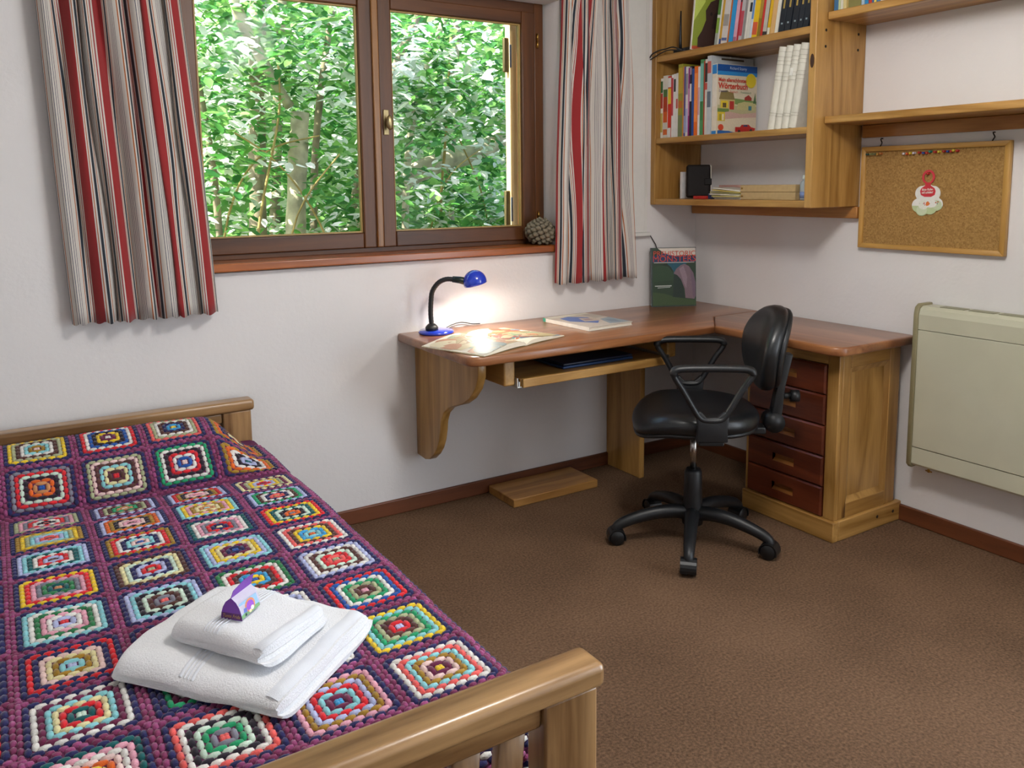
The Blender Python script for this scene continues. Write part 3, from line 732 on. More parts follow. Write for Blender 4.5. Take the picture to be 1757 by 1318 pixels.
# middle compartment, from the window side; y positions measured along the shelf
Z2 = 1.5462
B2 = [ # y0, y1, height, depth, cover, lean, bands, label
 (-.036, -.052, .275, .20, '#e4e1d6', 0, [(.1, .42, '#b9a552'), (.5, .75, '#b04434'), (.76, .95, '#3c6a3e')], 'white paperback with green and yellow spine print, next to the bookshelf side'),
 (-.053, -.084, .285, .21, '#cfcabf', 1, [(.25, .42, '#c85a22'), (.42, .66, '#a93c1f'), (.66, .78, '#4c6f3a'), (.05, .14, '#c4622c')], 'picture book spine with orange and brown fruit-like patches'),
 (-.085, -.107, .280, .20, '#c9321f', 2, [(.0, .16, '#d8d6d0'), (.55, .80, '#dfc030'), (.82, .97, '#d8d8d6')], 'red book with yellow lettering and white spine top'),
 (-.109, -.122, .284, .20, '#e2dfda', 1, [(.35, .95, '#b8404a')], 'narrow white book with a long red spine title'),
 (-.123, -.138, .286, .20, '#dcd9d4', 1, [(.72, .92, '#3b3a3a')], 'white book with a black mark high on its spine'),
 (-.139, -.152, .288, .19, '#d9d5d0', 1, [(.45, .6, '#b9584e')], 'white book with a faint red mark at mid spine'),
 (-.153, -.182, .325, .22, '#8f8d2f', 1.5, [(.0, .3, '#6f7d55'), (.6, .95, '#b59b31'), (.4, .5, '#b46a2a')], 'tall olive and yellow picture book'),
 (-.183, -.190, .312, .20, '#c77d3c', 1.5, None, 'thin orange-brown book beside the olive one'),
 (-.191, -.200, .310, .20, '#4b4a8c', 1.5, [(.05, .3, '#9aa2c4')], 'thin violet-blue book in the middle compartment'),
 (-.201, -.216, .309, .20, '#d5d2cf', 1.5, [(.06, .4, '#a9add0'), (.6, .9, '#8d8d90')], 'pale lilac and white book in mid row'),
 (-.217, -.226, .302, .20, '#8c2472', 1.5, [(.3, .7, '#c17aa8')], 'magenta book beside the black one'),
 (-.227, -.239, .308, .20, '#23202c', 1.5, [(.5, .75, '#d7d4d2'), (.88, .98, '#9b8a96')], 'black book with white lettering between magenta and blue'),
 (-.240, -.254, .296, .20, '#2b4f94', 1.5, None, 'plain mid-blue book left of the orange one'),
 (-.255, -.277, .304, .20, '#d9691f', 1.5, [(.2, .9, '#e88b45')], 'bright orange book in the middle compartment'),
 (-.278, -.291, .300, .20, '#dad5d3', 1.5, [(.3, .7, '#c9a0a8')], 'narrow white book with pink lettering beside the orange one'),
 (-.292, -.312, .328, .21, '#4f8f58', 1.5, [(.45, .95, '#76b5a8'), (.2, .45, '#3f7f4a')], 'green book with turquoise upper spine'),
 (-.313, -.320, .320, .20, '#a8402e', 1.5, None, 'thin dark red book beside the green one'),
 (-.321, -.336, .326, .20, '#d8d3c8', 1, [(.7, .95, '#34322f'), (.6, .69, '#bf5348')], 'cream book with black and red spine labels'),
]
for y0, y1, h, dp, c, ln, bd, lab in B2:
    book(lab, y0, Z2, y0-y1, h, dp, c, lean=-ln*.0, band=bd, group='books in the middle compartment')
bk17, _ = book('tall pale grey book rising above its neighbours behind the dictionary', -.338, Z2, .024, .338, .262, '#b9c0c4', xf=-.276, band=[(.78, .93, '#b8605a'), (.35, .55, '#5f6c78')], group='books in the middle compartment')
MB().box((.06, -.0245, .322), (.20, -.0242, .330)).build('cover_print', plain('ink_4a4238', '#4a4238', rough=.6), bk17)

# picture dictionary, its front cover facing the room
wd, co = book('large picture dictionary with blue band, red title and yellow sticker', -.364, Z2, .030, .300, .240, '#d8cfbb', xf=-.272, band=[(.0, .05, '#2a7fc4'), (.86, .99, '#2a7fc4'), (.4, .8, '#dcd6c8')], group='books in the middle compartment')
wd.matrix_world = Matrix.Translation((-.272, -.364, Z2)) @ Matrix.Rotation(radians(-2), 4, 'Z')
# cover plane: x from spine to fore-edge, y up, normal towards -y
MC = frame((0, -.0302, 0), (1, 0, 0), (0, 0, 1))
W_, H_ = .240, .300
sx = lambda pts: [(a*W_, b*H_) for a, b in pts]
R_ = lambda a, b, c, d: sx([(a, b), (c, b), (c, d), (a, d)])
pol = [('#d9cdb4', R_(.005, .005, .995, .995)), ('#1d4f94', R_(.005, .90, .995, .995)), ('#2f86c8', R_(.005, .845, .995, .90)),
  ('#b9b48a', R_(.02, .30, .99, .42)), ('#c9a79c', sx([(.02, .20), (.5, .24), (.99, .26), (.99, .33), (.6, .30), (.3, .33), (.02, .30)])),
  ('#6f8a4c', sx([(.02, .30), (.3, .33), (.3, .37), (.02, .37)])), ('#7d9a58', sx([(.30, .45), (.55, .43), (.99, .44), (.99, .49), (.5, .52), (.32, .52)])), ('#c3bd86', sx([(.50, .36), (.95, .36), (.97, .47), (.68, .48), (.52, .45)])),
  ('#8a7a4c', sx([(.05, .50), (.44, .50), (.40, .60), (.28, .61), (.26, .63), (.10, .62)])), ('#c8b678', R_(.07, .37, .44, .50)), ('#e0c433', R_(.10, .38, .27, .48)), ('#6c5a3c', R_(.14, .385, .23, .45)),
  ('#b23a34', R_(.31, .36, .42, .48)), ('#d9be3a', R_(.02, .19, .20, .32)), ('#a89a3a', R_(.06, .20, .11, .29)), ('#ece6cf', R_(.13, .20, .17, .29)),
  ('#a23a30', sx([(.68, .50), (.86, .50), (.86, .54), (.78, .58), (.68, .54)])), ('#4f6f44', sx([(.90, .46), (.98, .46), (.95, .62)])),
  ('#2f63a8', sx([(.02, .005), (.45, .005), (.45, .03), (.3, .05), (.02, .055)])),
  ('#bb2f2a', sx([(.46, .04), (.95, .06), (.97, .10), (.86, .115), (.80, .15), (.62, .145), (.58, .11), (.46, .11)])), ('#3a3236', sx(disc(.56, .045, .035, .028, 12))), ('#3a3236', sx(disc(.86, .06, .035, .028, 12))), ('#2e3e6a', sx([(.66, .12), (.78, .12), (.76, .145), (.67, .14)])),
  ('#c8482e', sx(disc(.10, .10, .07, .045, 14))), ('#d9c22a', disc(.83*W_, .785*H_, .031, .031, 22)),
  ('#4a8a9a', sx([(.78, .36), (.86, .36), (.86, .42), (.78, .42)]))]
cp = printed('cover_print', pol, MC); cp.parent = co
def cover_text(s, x, y, size, c, M, par, fit=None, al='LEFT', z=.0045, **kw):
    o = text('lettering', s, size, plain('ink_' + c.lstrip('#'), c, rough=.5), None, M @ Matrix.Translation((x, y, z)), align=al, fit=fit, **kw)
    o.parent = par
    return o
cover_text('Richard Scarry', .5*W_, .945*H_, .017, '#c9d6ea', MC, co, al='CENTER')
cover_text('Mein allerschönstes', .02*W_, .775*H_, .022, '#c8402e', MC, co, fit=.165, bold=.0006)
cover_text('Wörterbuch', .02*W_, .69*H_, .034, '#c8402e', MC, co, fit=.175, bold=.0010)
cover_text('Deutsch ·', .03*W_, .615*H_, .013, '#2e3e7a', MC, co, fit=.055)
cover_text('Englisch ·', .30*W_, .612*H_, .013, '#c8402e', MC, co, fit=.055)
cover_text('Französisch', .57*W_, .609*H_, .013, '#3f7a4a', MC, co, fit=.062)

# white comb-bound folders leaning against the unit's right side
cov = plain('folder_white', '#d9d7cc', rough=.5)
for k, (y0, th, ln) in enumerate(((-.660, .034, 9), (-.697, .032, 9), (-.731, .033, 9), (-.767, .036, 9))):
    lab = ['leftmost white comb-bound folder leaning in the middle compartment', 'second white comb-bound folder from the dictionary', 'third white comb-bound folder, with a label window on its spine', 'rightmost white comb-bound folder touching the shelf side'][k]
    t = thing('folder', lab, 'folder', (-.262, y0, Z2), 0, 'white folders in the middle compartment')
    t.matrix_world = Matrix.Translation((-.262, y0, Z2 + .0005 + th*sin(radians(ln)))) @ Matrix.Rotation(radians(ln), 4, 'X')
    prof = [(.010, 0)] + [(.010 - .010*sin(a), -th*(.5 - .5*cos(a))) for a in [pi*i/10 for i in range(11)]] + [(.23, -th), (.23, 0)]
    MB().prism(prof, .325, 'z', 0, 0).build('cover', cov, t)
    for z in [.05, .06, .19, .205, .22, .25, .265, .28, .30]:
        MB().tube([(.010 - .0108*sin(a), -th*(.5 - .52*cos(a)), z + .006*(k == 0)) for a in [pi*i/8 for i in range(9)]], .0010, 5).build('comb_ring', plain('comb_pale', '#c2bfb2', rough=.5), t)
    if k == 2: MB().box((-.003, -th*.7, .205), (.001, -th*.25, .235), .0006, 1).build('label_window', plain('label_pale', '#e8e8e2', rough=.3), t)

# upper compartment
Z3 = 1.9222
B3 = [
 (-.380, -.398, '#c9cfc4', 12, [(.0, .2, '#9fa69d'), (.2, .45, '#7fa23c'), (.5, .8, '#4f7f38')], 'grey-green picture book beside the bear cover'),
 (-.399, -.405, '#dcd9d2', 12, None, 'thin white booklet left of the mustard spine'),
 (-.406, -.418, '#c39a34', 12, [(.0, .09, '#2c4a86')], 'mustard book with a dark blue foot'),
 (-.419, -.452, '#cfccc8', 11, [(.05, .10, '#58689a'), (.3, .5, '#9c9994')], 'thick light grey book on the upper shelf'),
 (-.453, -.461, '#bf6a2a', 11, None, 'thin orange-brown book left of the bright blue one'),
 (-.462, -.486, '#1f86c4', 10, [(.0, 1.0, '#2a93d0')], 'bright blue book on the upper shelf'),
 (-.487, -.505, '#d7a6b8', 10, [(.0, .08, '#a86a80')], 'pink book on the upper shelf'),
 (-.506, -.515, '#b02c3c', 9, [(.6, .95, '#23242a')], 'thin crimson and black book'),
 (-.516, -.534, '#b3b1b3', 9, [(.08, .5, '#b84a58')], 'grey book with crimson spine lettering'),
 (-.535, -.546, '#8d8b8a', 9, None, 'plain dark grey narrow book'),
 (-.548, -.560, '#d9d8d0', 8, None, 'narrow white book left of the black-spotted one'),
 (-.561, -.575, '#d5d6cf', 8, [(.45, .6, '#2f3136'), (.65, .95, '#4f7a4c')], 'white book with black and green marks on the spine'),
 (-.576, -.587, '#c9d2e0', 8, [(.3, .8, '#5b86c2')], 'pale blue and white narrow book'),
 (-.588, -.615, '#e0bb1c', 8, [(.04, .22, '#cf5a3a')], 'yellow book with a red label at the foot'),
 (-.616, -.632, '#8a7228', 7, [(.3, .9, '#a98a34')], 'old-gold book beside the yellow one'),
 (-.633, -.644, '#c2332c', 7, None, 'narrow scarlet book on the upper shelf'),
 (-.645, -.667, '#35322f', 7, [(.06, .8, '#b9b5ac')], 'black book with white vertical lettering'),
 (-.668, -.682, '#d8ae1e', 6, [(.0, .1, '#d9d6c8')], 'narrow deep yellow book left of the tan one'),
 (-.684, -.706, '#d0a870', 6, [(.7, .85, '#7a5a34')], 'tan book left of the navy set'),
 (-.707, -.721, '#e0ded2', 6, None, 'white book next to the navy set'),
]
for y0, y1, c, ln, bd, lab in B3:
    book(lab, y0+.010, Z3 + .0005, y0-y1, rnd.uniform(.235, .285), .19, c, xf=-.272, lean=8, band=bd, group='books in the upper compartment')
navy = ['first navy gilt-titled volume, next to the white book', 'second navy gilt-titled volume', 'third navy gilt-titled volume, middle of five', 'fourth navy gilt-titled volume', 'last navy gilt-titled volume, against the shelf side']
for k, (y0, y1) in enumerate(((-.722, -.750), (-.752, -.780), (-.785, -.813), (-.815, -.839), (-.841, -.866))):
    t, co = book(navy[k], y0+.010, Z3 + .0005, y0-y1, .215, .15, '#1b212c', xf=-.268, lean=8, band=[(.42, .88, '#a08a48'), (.14, .17, '#8ea0a8')], group='navy volumes in the upper compartment')
    # keep the gilt to a narrow line of lettering-sized strokes
    for s in t.children[0].children:
        s.scale = (1, .34, 1); s.location.y = -(y0-y1)*.33

# big picture book leaning out at the left end, a furry bear on green
bb = thing('book', 'large green picture book with a dark brown bear on its cover, leaning', 'book', (-.272, -.262, Z3), 0, 'books in the upper compartment')
bb.matrix_world = Matrix.Translation((-.287, -.238, Z3 + .0035)) @ Matrix.Rotation(radians(-22), 4, 'Z') @ Matrix.Rotation(radians(11), 4, 'X')
c = MB(); c.box((0, 0, 0), (.21, -.0016, .30)); c.box((0, -.0084, 0), (.21, -.010, .30)); c.box((0, -.0016, 0), (.0016, -.0084, .30))
bc = c.build('cover', plain('cover_bear', '#e6e4dc', rough=.35), bb)
MB().box((.0017, -.0017, .002), (.207, -.0083, .298)).build('page_block', paper, bb)
MBk = frame((0, -.0101, 0), (1, 0, 0), (0, 0, 1))
pp = [('#86952f', [(.004, .002), (.209, .002), (.209, .298), (.004, .298)]), ('#6f8a2e', [(.12, .15), (.209, .12), (.209, .298), (.10, .298)]), ('#b9c95a', [(.004, .12), (.05, .2), (.05, .298), (.004, .298)]), ('#b24a2a', [(.004, .002), (.05, .002), (.04, .016), (.004, .016)]),
      ('#3c2620', [(.03, .01), (.20, .01), (.205, .06), (.19, .11), (.17, .13), (.175, .17), (.15, .21), (.135, .255), (.115, .25), (.11, .215), (.075, .20), (.055, .165), (.06, .125), (.045, .08), (.028, .05)]),
      ('#2a1a17', [(.09, .09), (.15, .08), (.165, .14), (.13, .17), (.095, .15)]), ('#191110', disc(.082, .15, .006, .008, 10)), ('#7d8a4a', disc(.13, .035, .014, .01, 10)), ('#8fa04a', disc(.165, .05, .011, .009, 10))]
o = printed('cover_print', pp, MBk); o.parent = bc

# small books on the upper long shelf
for k, (y0, y1, c, lab) in enumerate(((-.930, -.948, '#3f6e96', 'steel-blue book first on the upper long shelf'), (-.949, -.958, '#b9c79a', 'pale green narrow book on the upper long shelf'), (-.959, -.969, '#d6d6c6', 'white narrow book on the upper long shelf'),
      (-.970, -.984, '#cdbf86', 'cream book on the upper long shelf'), (-.985, -.992, '#b09a5c', 'thin straw-coloured book on the upper long shelf'), (-.993, -1.046, '#7f7a48', 'thick olive-brown patterned book on the upper long shelf'), (-1.047, -1.060, '#9fb4c6', 'pale blue book on the upper long shelf'),
      (-1.061, -1.076, '#2a7db0', 'blue book left of the red one on the upper long shelf'), (-1.077, -1.090, '#b5382c', 'red book on the upper long shelf'), (-1.091, -1.098, '#41689a', 'thin blue book right of the red one on the upper long shelf'), (-1.099, -1.108, '#d3c05c', 'yellow book on the upper long shelf'),
      (-1.109, -1.124, '#33709e', 'second blue book from the end on the upper long shelf'), (-1.125, -1.140, '#c9c5ba', 'last white book on the upper long shelf'))):
    book(lab, y0, 1.9722, y0-y1, .17 + .02*((k*7) % 3), .12, c, xf=-.215, group='books on the upper long shelf')

# router with its aerial and cable, upper compartment left
ro_ = thing('router', 'black wireless router with a tall thin aerial on the upper shelf', 'router', (-.19, -.15, Z3))
part(MB().box((-.245, -.235, Z3), (-.10, -.085, Z3+.026), .005), 'body', black_pl, ro_)
part(MB().tube([(-.235, -.125, Z3+.015), (-.238, -.126, Z3+.06), (-.238, -.127, Z3+.12), (-.238, -.127, Z3+.192)], [.0075, .007, .005, .0032], 10), 'aerial', black_pl, ro_)
solo(MB().tube(cat([(-.255, -.16, Z3+.012), (-.285, -.13, Z3+.028), (-.296, -.095, Z3+.024), (-.302, -.055, Z3+.022), (-.308, -.018, Z3+.012), (-.312, -.003, Z3-.004), (-.305, .0, Z3-.02), (-.302, -.012, Z3-.03)][:6]) + [], .0032, 6), 'router_cable', black_pl, 'black router cable looping over the shelf edge', 'cable')
solo(MB().tube(cat([(-.262, -.19, Z3+.006), (-.29, -.16, Z3+.010), (-.298, -.11, Z3+.016), (-.303, -.06, Z3+.006), (-.309, -.02, Z3-.008), (-.312, -.006, Z3-.014)]), .0028, 6), 'router_cable', black_pl, 'second, lower black cable hanging at the shelf corner', 'cable')

# lowest compartment
Z1 = 1.2632
og = thing('organizer', 'black leather organizer standing at a tilt on the lowest shelf', 'organizer', (-.2, -.2, Z1))
og.matrix_world = Matrix.Translation((-.215, -.162, Z1 + .004)) @ Matrix.Rotation(radians(-38), 4, 'Z') @ Matrix.Rotation(radians(-7), 4, 'X')
MB().box((-.005, -.038, 0), (.105, 0, .150), .010, 3).build('cover', plain('black_leather', '#15100f', rough=.65, spec=.2, bump=.15, bscale=150), og)
MB().box((.075, -.0415, .055), (.108, .003, .085), .003).build('clasp_strap', plain('black_leather2', '#0f0b0b', rough=.6, spec=.2), og)
MB().box((.004, -.032, .004), (.1065, -.006, .146)).build('page_block', paper, og)
solo(MB().box((-.20, -.098, Z1), (-.02, -.112, Z1+.125), .001, 1), 'envelope_stack', plain('envelope', '#d5d3d2', rough=.7), 'white paper bundle standing behind the black organizer', 'paper')
solo(MB().box((-.235, -.300, Z1), (-.190, -.222, Z1+.014), .002), 'red_box', plain('red_card', '#b02a24', rough=.4), 'small flat red box in front of the organizer', 'box')
solo(MB().box((-.225, -.345, Z1), (-.185, -.305, Z1+.026), .003), 'blue_box', plain('blue_card', '#2a3560', rough=.4), 'small dark blue box beside the flat red one', 'box')
cols = ['#c9c6bb', '#d9d7cd', '#b9ad6a', '#d4cfb9', '#8f8a5a', '#cbb660', '#d8d4c6']
z = Z1
for k in range(7):
    h = .0055; dx = rnd.uniform(-.01, .01); 
    tilt = .010*(k >= 3)
    mb = MB(); y0, y1 = -.335+rnd.uniform(-.012, .012), -.505
    M = Matrix.Translation((0, 0, 0))
    bmv = [( -.235+dx, y0, z + .018*(k > 2)*(k-2)/5), (-.235+dx, y1, z), (-.04, y1, z), (-.04, y0, z + .018*(k > 2)*(k-2)/5)]
    vs4 = [Vector(p) for p in bmv] + [Vector(p) + Vector((0, 0, h-.0004)) for p in bmv]
    mb.add(vs4, [(0, 1, 2, 3), (7, 6, 5, 4), (0, 4, 5, 1), (1, 5, 6, 2), (2, 6, 7, 3), (3, 7, 4, 0)])
    lab = ['bottom booklet of the pile on the lowest shelf', 'second booklet from the bottom of the lowest-shelf pile', 'third booklet, mustard, in the lowest-shelf pile', 'middle cream booklet of the lowest-shelf pile', 'olive booklet high in the lowest-shelf pile', 'yellow booklet near the top of the lowest-shelf pile', 'topmost white booklet of the lowest-shelf pile'][k]
    solo(mb, 'booklet', plain('cover_' + cols[k].lstrip('#'), cols[k], rough=.5), lab, 'booklet', 'booklets piled on the lowest shelf'); z += h
solo(MB().box((-.10, -.47, Z1), (-.075, -.25, Z1+.062), .002), 'pink_card', plain('pink_card', '#b98f84', rough=.6), 'dusty pink card box behind the booklets', 'box')
cx = thing('cardboard_box', 'long flat tan cardboard box on the lowest shelf', 'box', (-.15, -.62, Z1))
card = plain('cardboard', '#b39a6e', rough=.75, noise_amt=.06, nscale=60)
part(MB().box((-.235, -.795, Z1), (-.05, -.508, Z1+.032), .0015, 1), 'tray', card, cx)
part(MB().box((-.2365, -.7965, Z1+.0325), (-.0485, -.5065, Z1+.062), .0015, 1), 'lid', card, cx)
for z in (.016, .048): part(MB().tube([(-.2355, -.517, Z1+z), (-.238, -.517, Z1+z)], .004, 10), 'rivet', brass, cx)
bt = thing('bottle', 'small clear plastic bottle with blue label at the shelf end', 'bottle', (-.215, -.825, Z1))
Mb = Matrix.Translation((-.215, -.825, Z1 + .0002))
clear = plain('clear_plastic', '#c8d2d8', rough=.12, trans=.45, noise_amt=.01)
part(MB().lathe([(0, 0), (.017, 0), (.019, .003), (.019, .062), (.017, .07), (.010, .078), (.009, .082), (0, .082)], 24, M=Mb), 'body', clear, bt)
part(MB().lathe([(0, .0825), (.0105, .0825), (.0105, .097), (.009, .099), (0, .099)], 20, M=Mb), 'cap', plain('milky_cap', '#c9d3d2', rough=.35), bt)
part(MB().lathe([(.0193, .008), (.0193, .034)], 24, M=Mb), 'label_band', plain('label_blue', '#7688b4', rough=.5), bt)

# ------------------------------------------------------------------ cork board
ck = thing('cork_board', 'cork notice board in a thin wooden frame hanging under the shelf', 'board', (-.01, -1.225, 1.07))
y0, y1, z0, z1 = -1.512, -.938, 1.072, 1.470; fx = -.024
def cork():
    m, nt, b = base_mat('cork'); L = nt.links.new; tc = nt.nodes.new('ShaderNodeTexCoord')
    v = nt.nodes.new('ShaderNodeTexVoronoi'); v.inputs['Scale'].default_value = 180; L(tc.outputs['Object'], v.inputs['Vector'])
    n = nt.nodes.new('ShaderNodeTexNoise'); n.inputs['Scale'].default_value = 260; n.inputs['Detail'].default_value = 4; L(tc.outputs['Object'], n.inputs['Vector'])
    mx = nt.nodes.new('ShaderNodeMix'); mx.data_type = 'FLOAT'; mx.inputs['Factor'].default_value = .5; L(v.outputs['Color'], mx.inputs['A']); L(n.outputs['Fac'], mx.inputs['B'])
    r = nt.nodes.new('ShaderNodeValToRGB'); r.color_ramp.elements[0].position = .2; r.color_ramp.elements[1].position = .8
    r.color_ramp.elements[0].color = lin('#84602f'); r.color_ramp.elements[1].color = lin('#b08b50'); L(mx.outputs['Result'], r.inputs[0]); L(r.outputs[0], b.inputs['Base Color'])
    b.inputs['Roughness'].default_value = .9
    bp = nt.nodes.new('ShaderNodeBump'); bp.inputs['Strength'].default_value = .4; bp.inputs['Distance'].default_value = .002; L(n.outputs['Fac'], bp.inputs['Height']); L(bp.outputs[0], b.inputs['Normal'])
    return m
part(MB().box((-.016, y0+.014, z0+.014), (-.004, y1-.014, z1-.014)), 'cork_panel', cork(), ck)
fw_ = lambda ax: wood('frame_pine', '#a87c3a', '#c99c54', ax, rough=.4)
fr = .019
part(MB().prism([(y0, z0), (y1, z0), (y1-fr, z0+fr), (y0+fr, z0+fr)], .022, 'x', fx, .0015, seg=1), 'frame_bar', fw_('y'), ck)
part(MB().prism([(y0, z1), (y1, z1), (y1-fr, z1-fr), (y0+fr, z1-fr)], .022, 'x', fx, .0015, seg=1), 'frame_bar', fw_('y'), ck)
part(MB().prism([(y0, z0), (y0+fr, z0+fr), (y0+fr, z1-fr), (y0, z1)], .022, 'x', fx, .0015, seg=1), 'frame_bar', fw_('z'), ck)
part(MB().prism([(y1, z0), (y1-fr, z0+fr), (y1-fr, z1-fr), (y1, z1)], .022, 'x', fx, .0015, seg=1), 'frame_bar', fw_('z'), ck)
for yy, lab in ((-1.015, 'small bent hook above the left corner of the cork board'), (-1.445, 'small bent hook above the right corner of the cork board')):
    solo(MB().tube(cat([(-.001, yy, 1.500), (-.012, yy, 1.500), (-.022, yy-.006, 1.494), (-.024, yy-.012, 1.484), (-.018, yy-.006, 1.478), (-.016, yy, 1.470)]), .0022, 6), 'wall_hook', iron, lab, 'hook', 'hooks of the cork board')
# push pins
pins = [(-.966, 1.441, '#2d4a44', 'dark green'), (-.981, 1.441, '#7d8458', 'olive'), (-.996, 1.441, '#6d7350', 'dull olive'), (-1.012, 1.440, '#b58a3a', 'brass-yellow'), (-1.024, 1.442, '#b06a34', 'copper'),
        (-1.122, 1.438, '#d9d6da', 'white'), (-1.135, 1.437, '#c8552a', 'orange'), (-1.148, 1.439, '#d8c23a', 'yellow'), (-1.162, 1.439, '#cfc6d6', 'lilac-white'), (-1.184, 1.440, '#b03028', 'red'), (-1.200, 1.438, '#2f4a94', 'blue'), (-1.213, 1.438, '#a82c26', 'red'),
        (-1.226, 1.442, '#2b7a68', 'green'), (-1.245, 1.440, '#b0332b', 'red'), (-1.260, 1.440, '#cdbb38', 'yellow'), (-1.279, 1.441, '#a32a26', 'red'), (-1.293, 1.440, '#2c4487', 'blue'), (-1.306, 1.440, '#a82c28', 'red'), (-1.315, 1.442, '#cbb83a', 'yellow'), (-1.328, 1.441, '#b02c2a', 'red')]
ordn = {'red': iter(['first red push pin from the left in the long row', 'second red push pin from the left in the long row', 'third red push pin from the left in the long row', 'fourth red push pin from the left in the long row', 'fifth red push pin from the left in the long row', 'last red push pin at the right end of the row']),
        'yellow': iter(['first yellow push pin in the long row', 'middle yellow push pin in the long row', 'last yellow push pin in the long row']), 'blue': iter(['left blue push pin in the long row', 'right blue push pin in the long row'])}
pin_src = {}
for yy, zz, c, nm in pins:
    lab = next(ordn[nm]) if nm in ordn else nm + ' push pin ' + ('in the corner group of five' if yy > -1.05 else 'in the long row on the cork board')
    Mp = Matrix.Translation((-.0162, yy, zz)) @ Matrix.Rotation(radians(-90), 4, 'Y')
    t = thing('push_pin', lab, 'push pin', (-.0162, yy, zz), 0, 'push pins along the top of the cork board')
    part(MB().lathe([(0, 0), (.0045, 0), (.0048, .0015), (.0028, .003), (.0026, .0095), (.0042, .011), (.0046, .0135), (.003, .0145), (0, .015)], 12, M=Mp), 'head', plain('pin_' + c.lstrip('#'), c, rough=.25), t)
# door hanger pinned in the middle: cloud card with red ring handle
hg = thing('door_hanger', 'cloud-shaped paper door hanger with red ring, pinned to the cork board', 'door hanger', (-.018, -1.225, 1.207))
# axes on the board: to the right = -y, up = z; origin at ring centre
MH = frame((-.0185, -1.222, 1.349), (0, -1, 0), (0, 0, 1))
def ring_outline(): return disc(0, 0, .0250, .0265, 28)
cl = MB()
def flat(mb, outer, hole, th):
    """card with a hole, built as a strip between two loops of equal count"""
    n = len(outer); vs = [(a, b, 0) for a, b in outer] + [(a, b, 0) for a, b in hole] + [(a, b, th) for a, b in outer] + [(a, b, th) for a, b in hole]
    fs = []
    for i in range(n):
        j = (i+1) % n
        fs += [(2*n+i, 2*n+j, 3*n+j, 3*n+i), (j, i, n+i, n+j), (i, j, 2*n+j, 2*n+i), (n+j, n+i, 3*n+i, 3*n+j)]
    mb.add(vs, fs, None, False, MH)
rg = MB(); flat(rg, ring_outline(), disc(0, -.001, .0165, .0195, 28), .0012)
part(rg, 'ring_handle', plain('hanger_red', '#c93440', rough=.4), hg)
lobes = [(-.022, -.060, .027), (.022, -.060, .027), (0, -.062, .034), (-.034, -.105, .026), (.036, -.100, .024), (0, -.100, .036), (-.020, -.120, .024), (.012, -.112, .026)]
def inside(a, b): return any((a-x)**2 + (b-y)**2 < r*r for x, y, r in lobes)
outl = []
for k in range(90):
    an = 2*pi*k/90; r = .001
    while inside(r*cos(an), -.085 + r*sin(an)): r += .0006
    outl.append((r*cos(an), -.085 + r*sin(an)))
part(MB().prism(outl, .0011, 'z', 0, 0, M=MH), 'card', plain('hanger_white', '#e2e2dc', rough=.5), hg)
pr = [('#b9c99a', [p for p in outl if p[1] < -.104]), ('#c8d4b4', disc(-.020, -.122, .021, .019, 18)), ('#c4d0ae', disc(.038, -.102, .019, .017, 16)), ('#dfe2d6', disc(-.014, -.103, .020, .017, 18)), ('#e3e4de', disc(.014, -.098, .024, .015, 18)), ('#c93440', [(-.030, -.052), (-.026, -.066), (-.012, -.073), (.014, -.073), (.028, -.066), (.031, -.052), (.026, -.041), (.012, -.032), (.010, -.022), (-.010, -.022), (-.012, -.032), (-.025, -.041)]),
      ('#dd7a3c', [(-.004, -.094), (.003, -.089), (.008, -.094), (.012, -.098), (.006, -.105), (-.002, -.107), (-.005, -.102)]), ('#c0392f', disc(-.011, -.097, .0025, .003, 8)), ('#c0392f', disc(-.008, -.103, .0022, .002, 8)), ('#b9502f', disc(.034, -.094, .003, .0025, 8)), ('#b9502f', disc(.042, -.091, .003, .0025, 8)), ('#3a4660', disc(.040, -.098, .002, .002, 8)), ('#6a6a5e', disc(-.028, -.098, .0012, .0012, 6)), ('#6a6a5e', disc(-.015, -.099, .0012, .0012, 6)), ('#8a8a7c', disc(-.018, -.116, .001, .001, 6))]
attach(printed('card_print', pr, MH, z0=.0013), hg)
for s, b_ in (('Bitte Ruhe-', -.046), ('will schlafen!', -.057)):
    attach(text('lettering', s, .0115, plain('ink_white', '#f0ece4', rough=.5), None, MH @ Matrix.Translation((0, b_, .0042)) @ Matrix.Rotation(radians(3), 4, 'Z'), fit=.044, shear=.2, bold=.0002), hg)
t = thing('push_pin', 'red push pin holding the door hanger inside its ring', 'push pin', (-.0162, -1.222, 1.361), 0, 'push pins along the top of the cork board')
part(MB().lathe([(0, 0), (.0045, 0), (.0048, .0015), (.0028, .003), (.0026, .0095), (.0042, .011), (.0046, .0135), (.003, .0145), (0, .015)], 12, M=Matrix.Translation((-.0162, -1.222, 1.361)) @ Matrix.Rotation(radians(-90), 4, 'Y')), 'head', plain('pin_a82c26', '#a82c26', rough=.25), t)

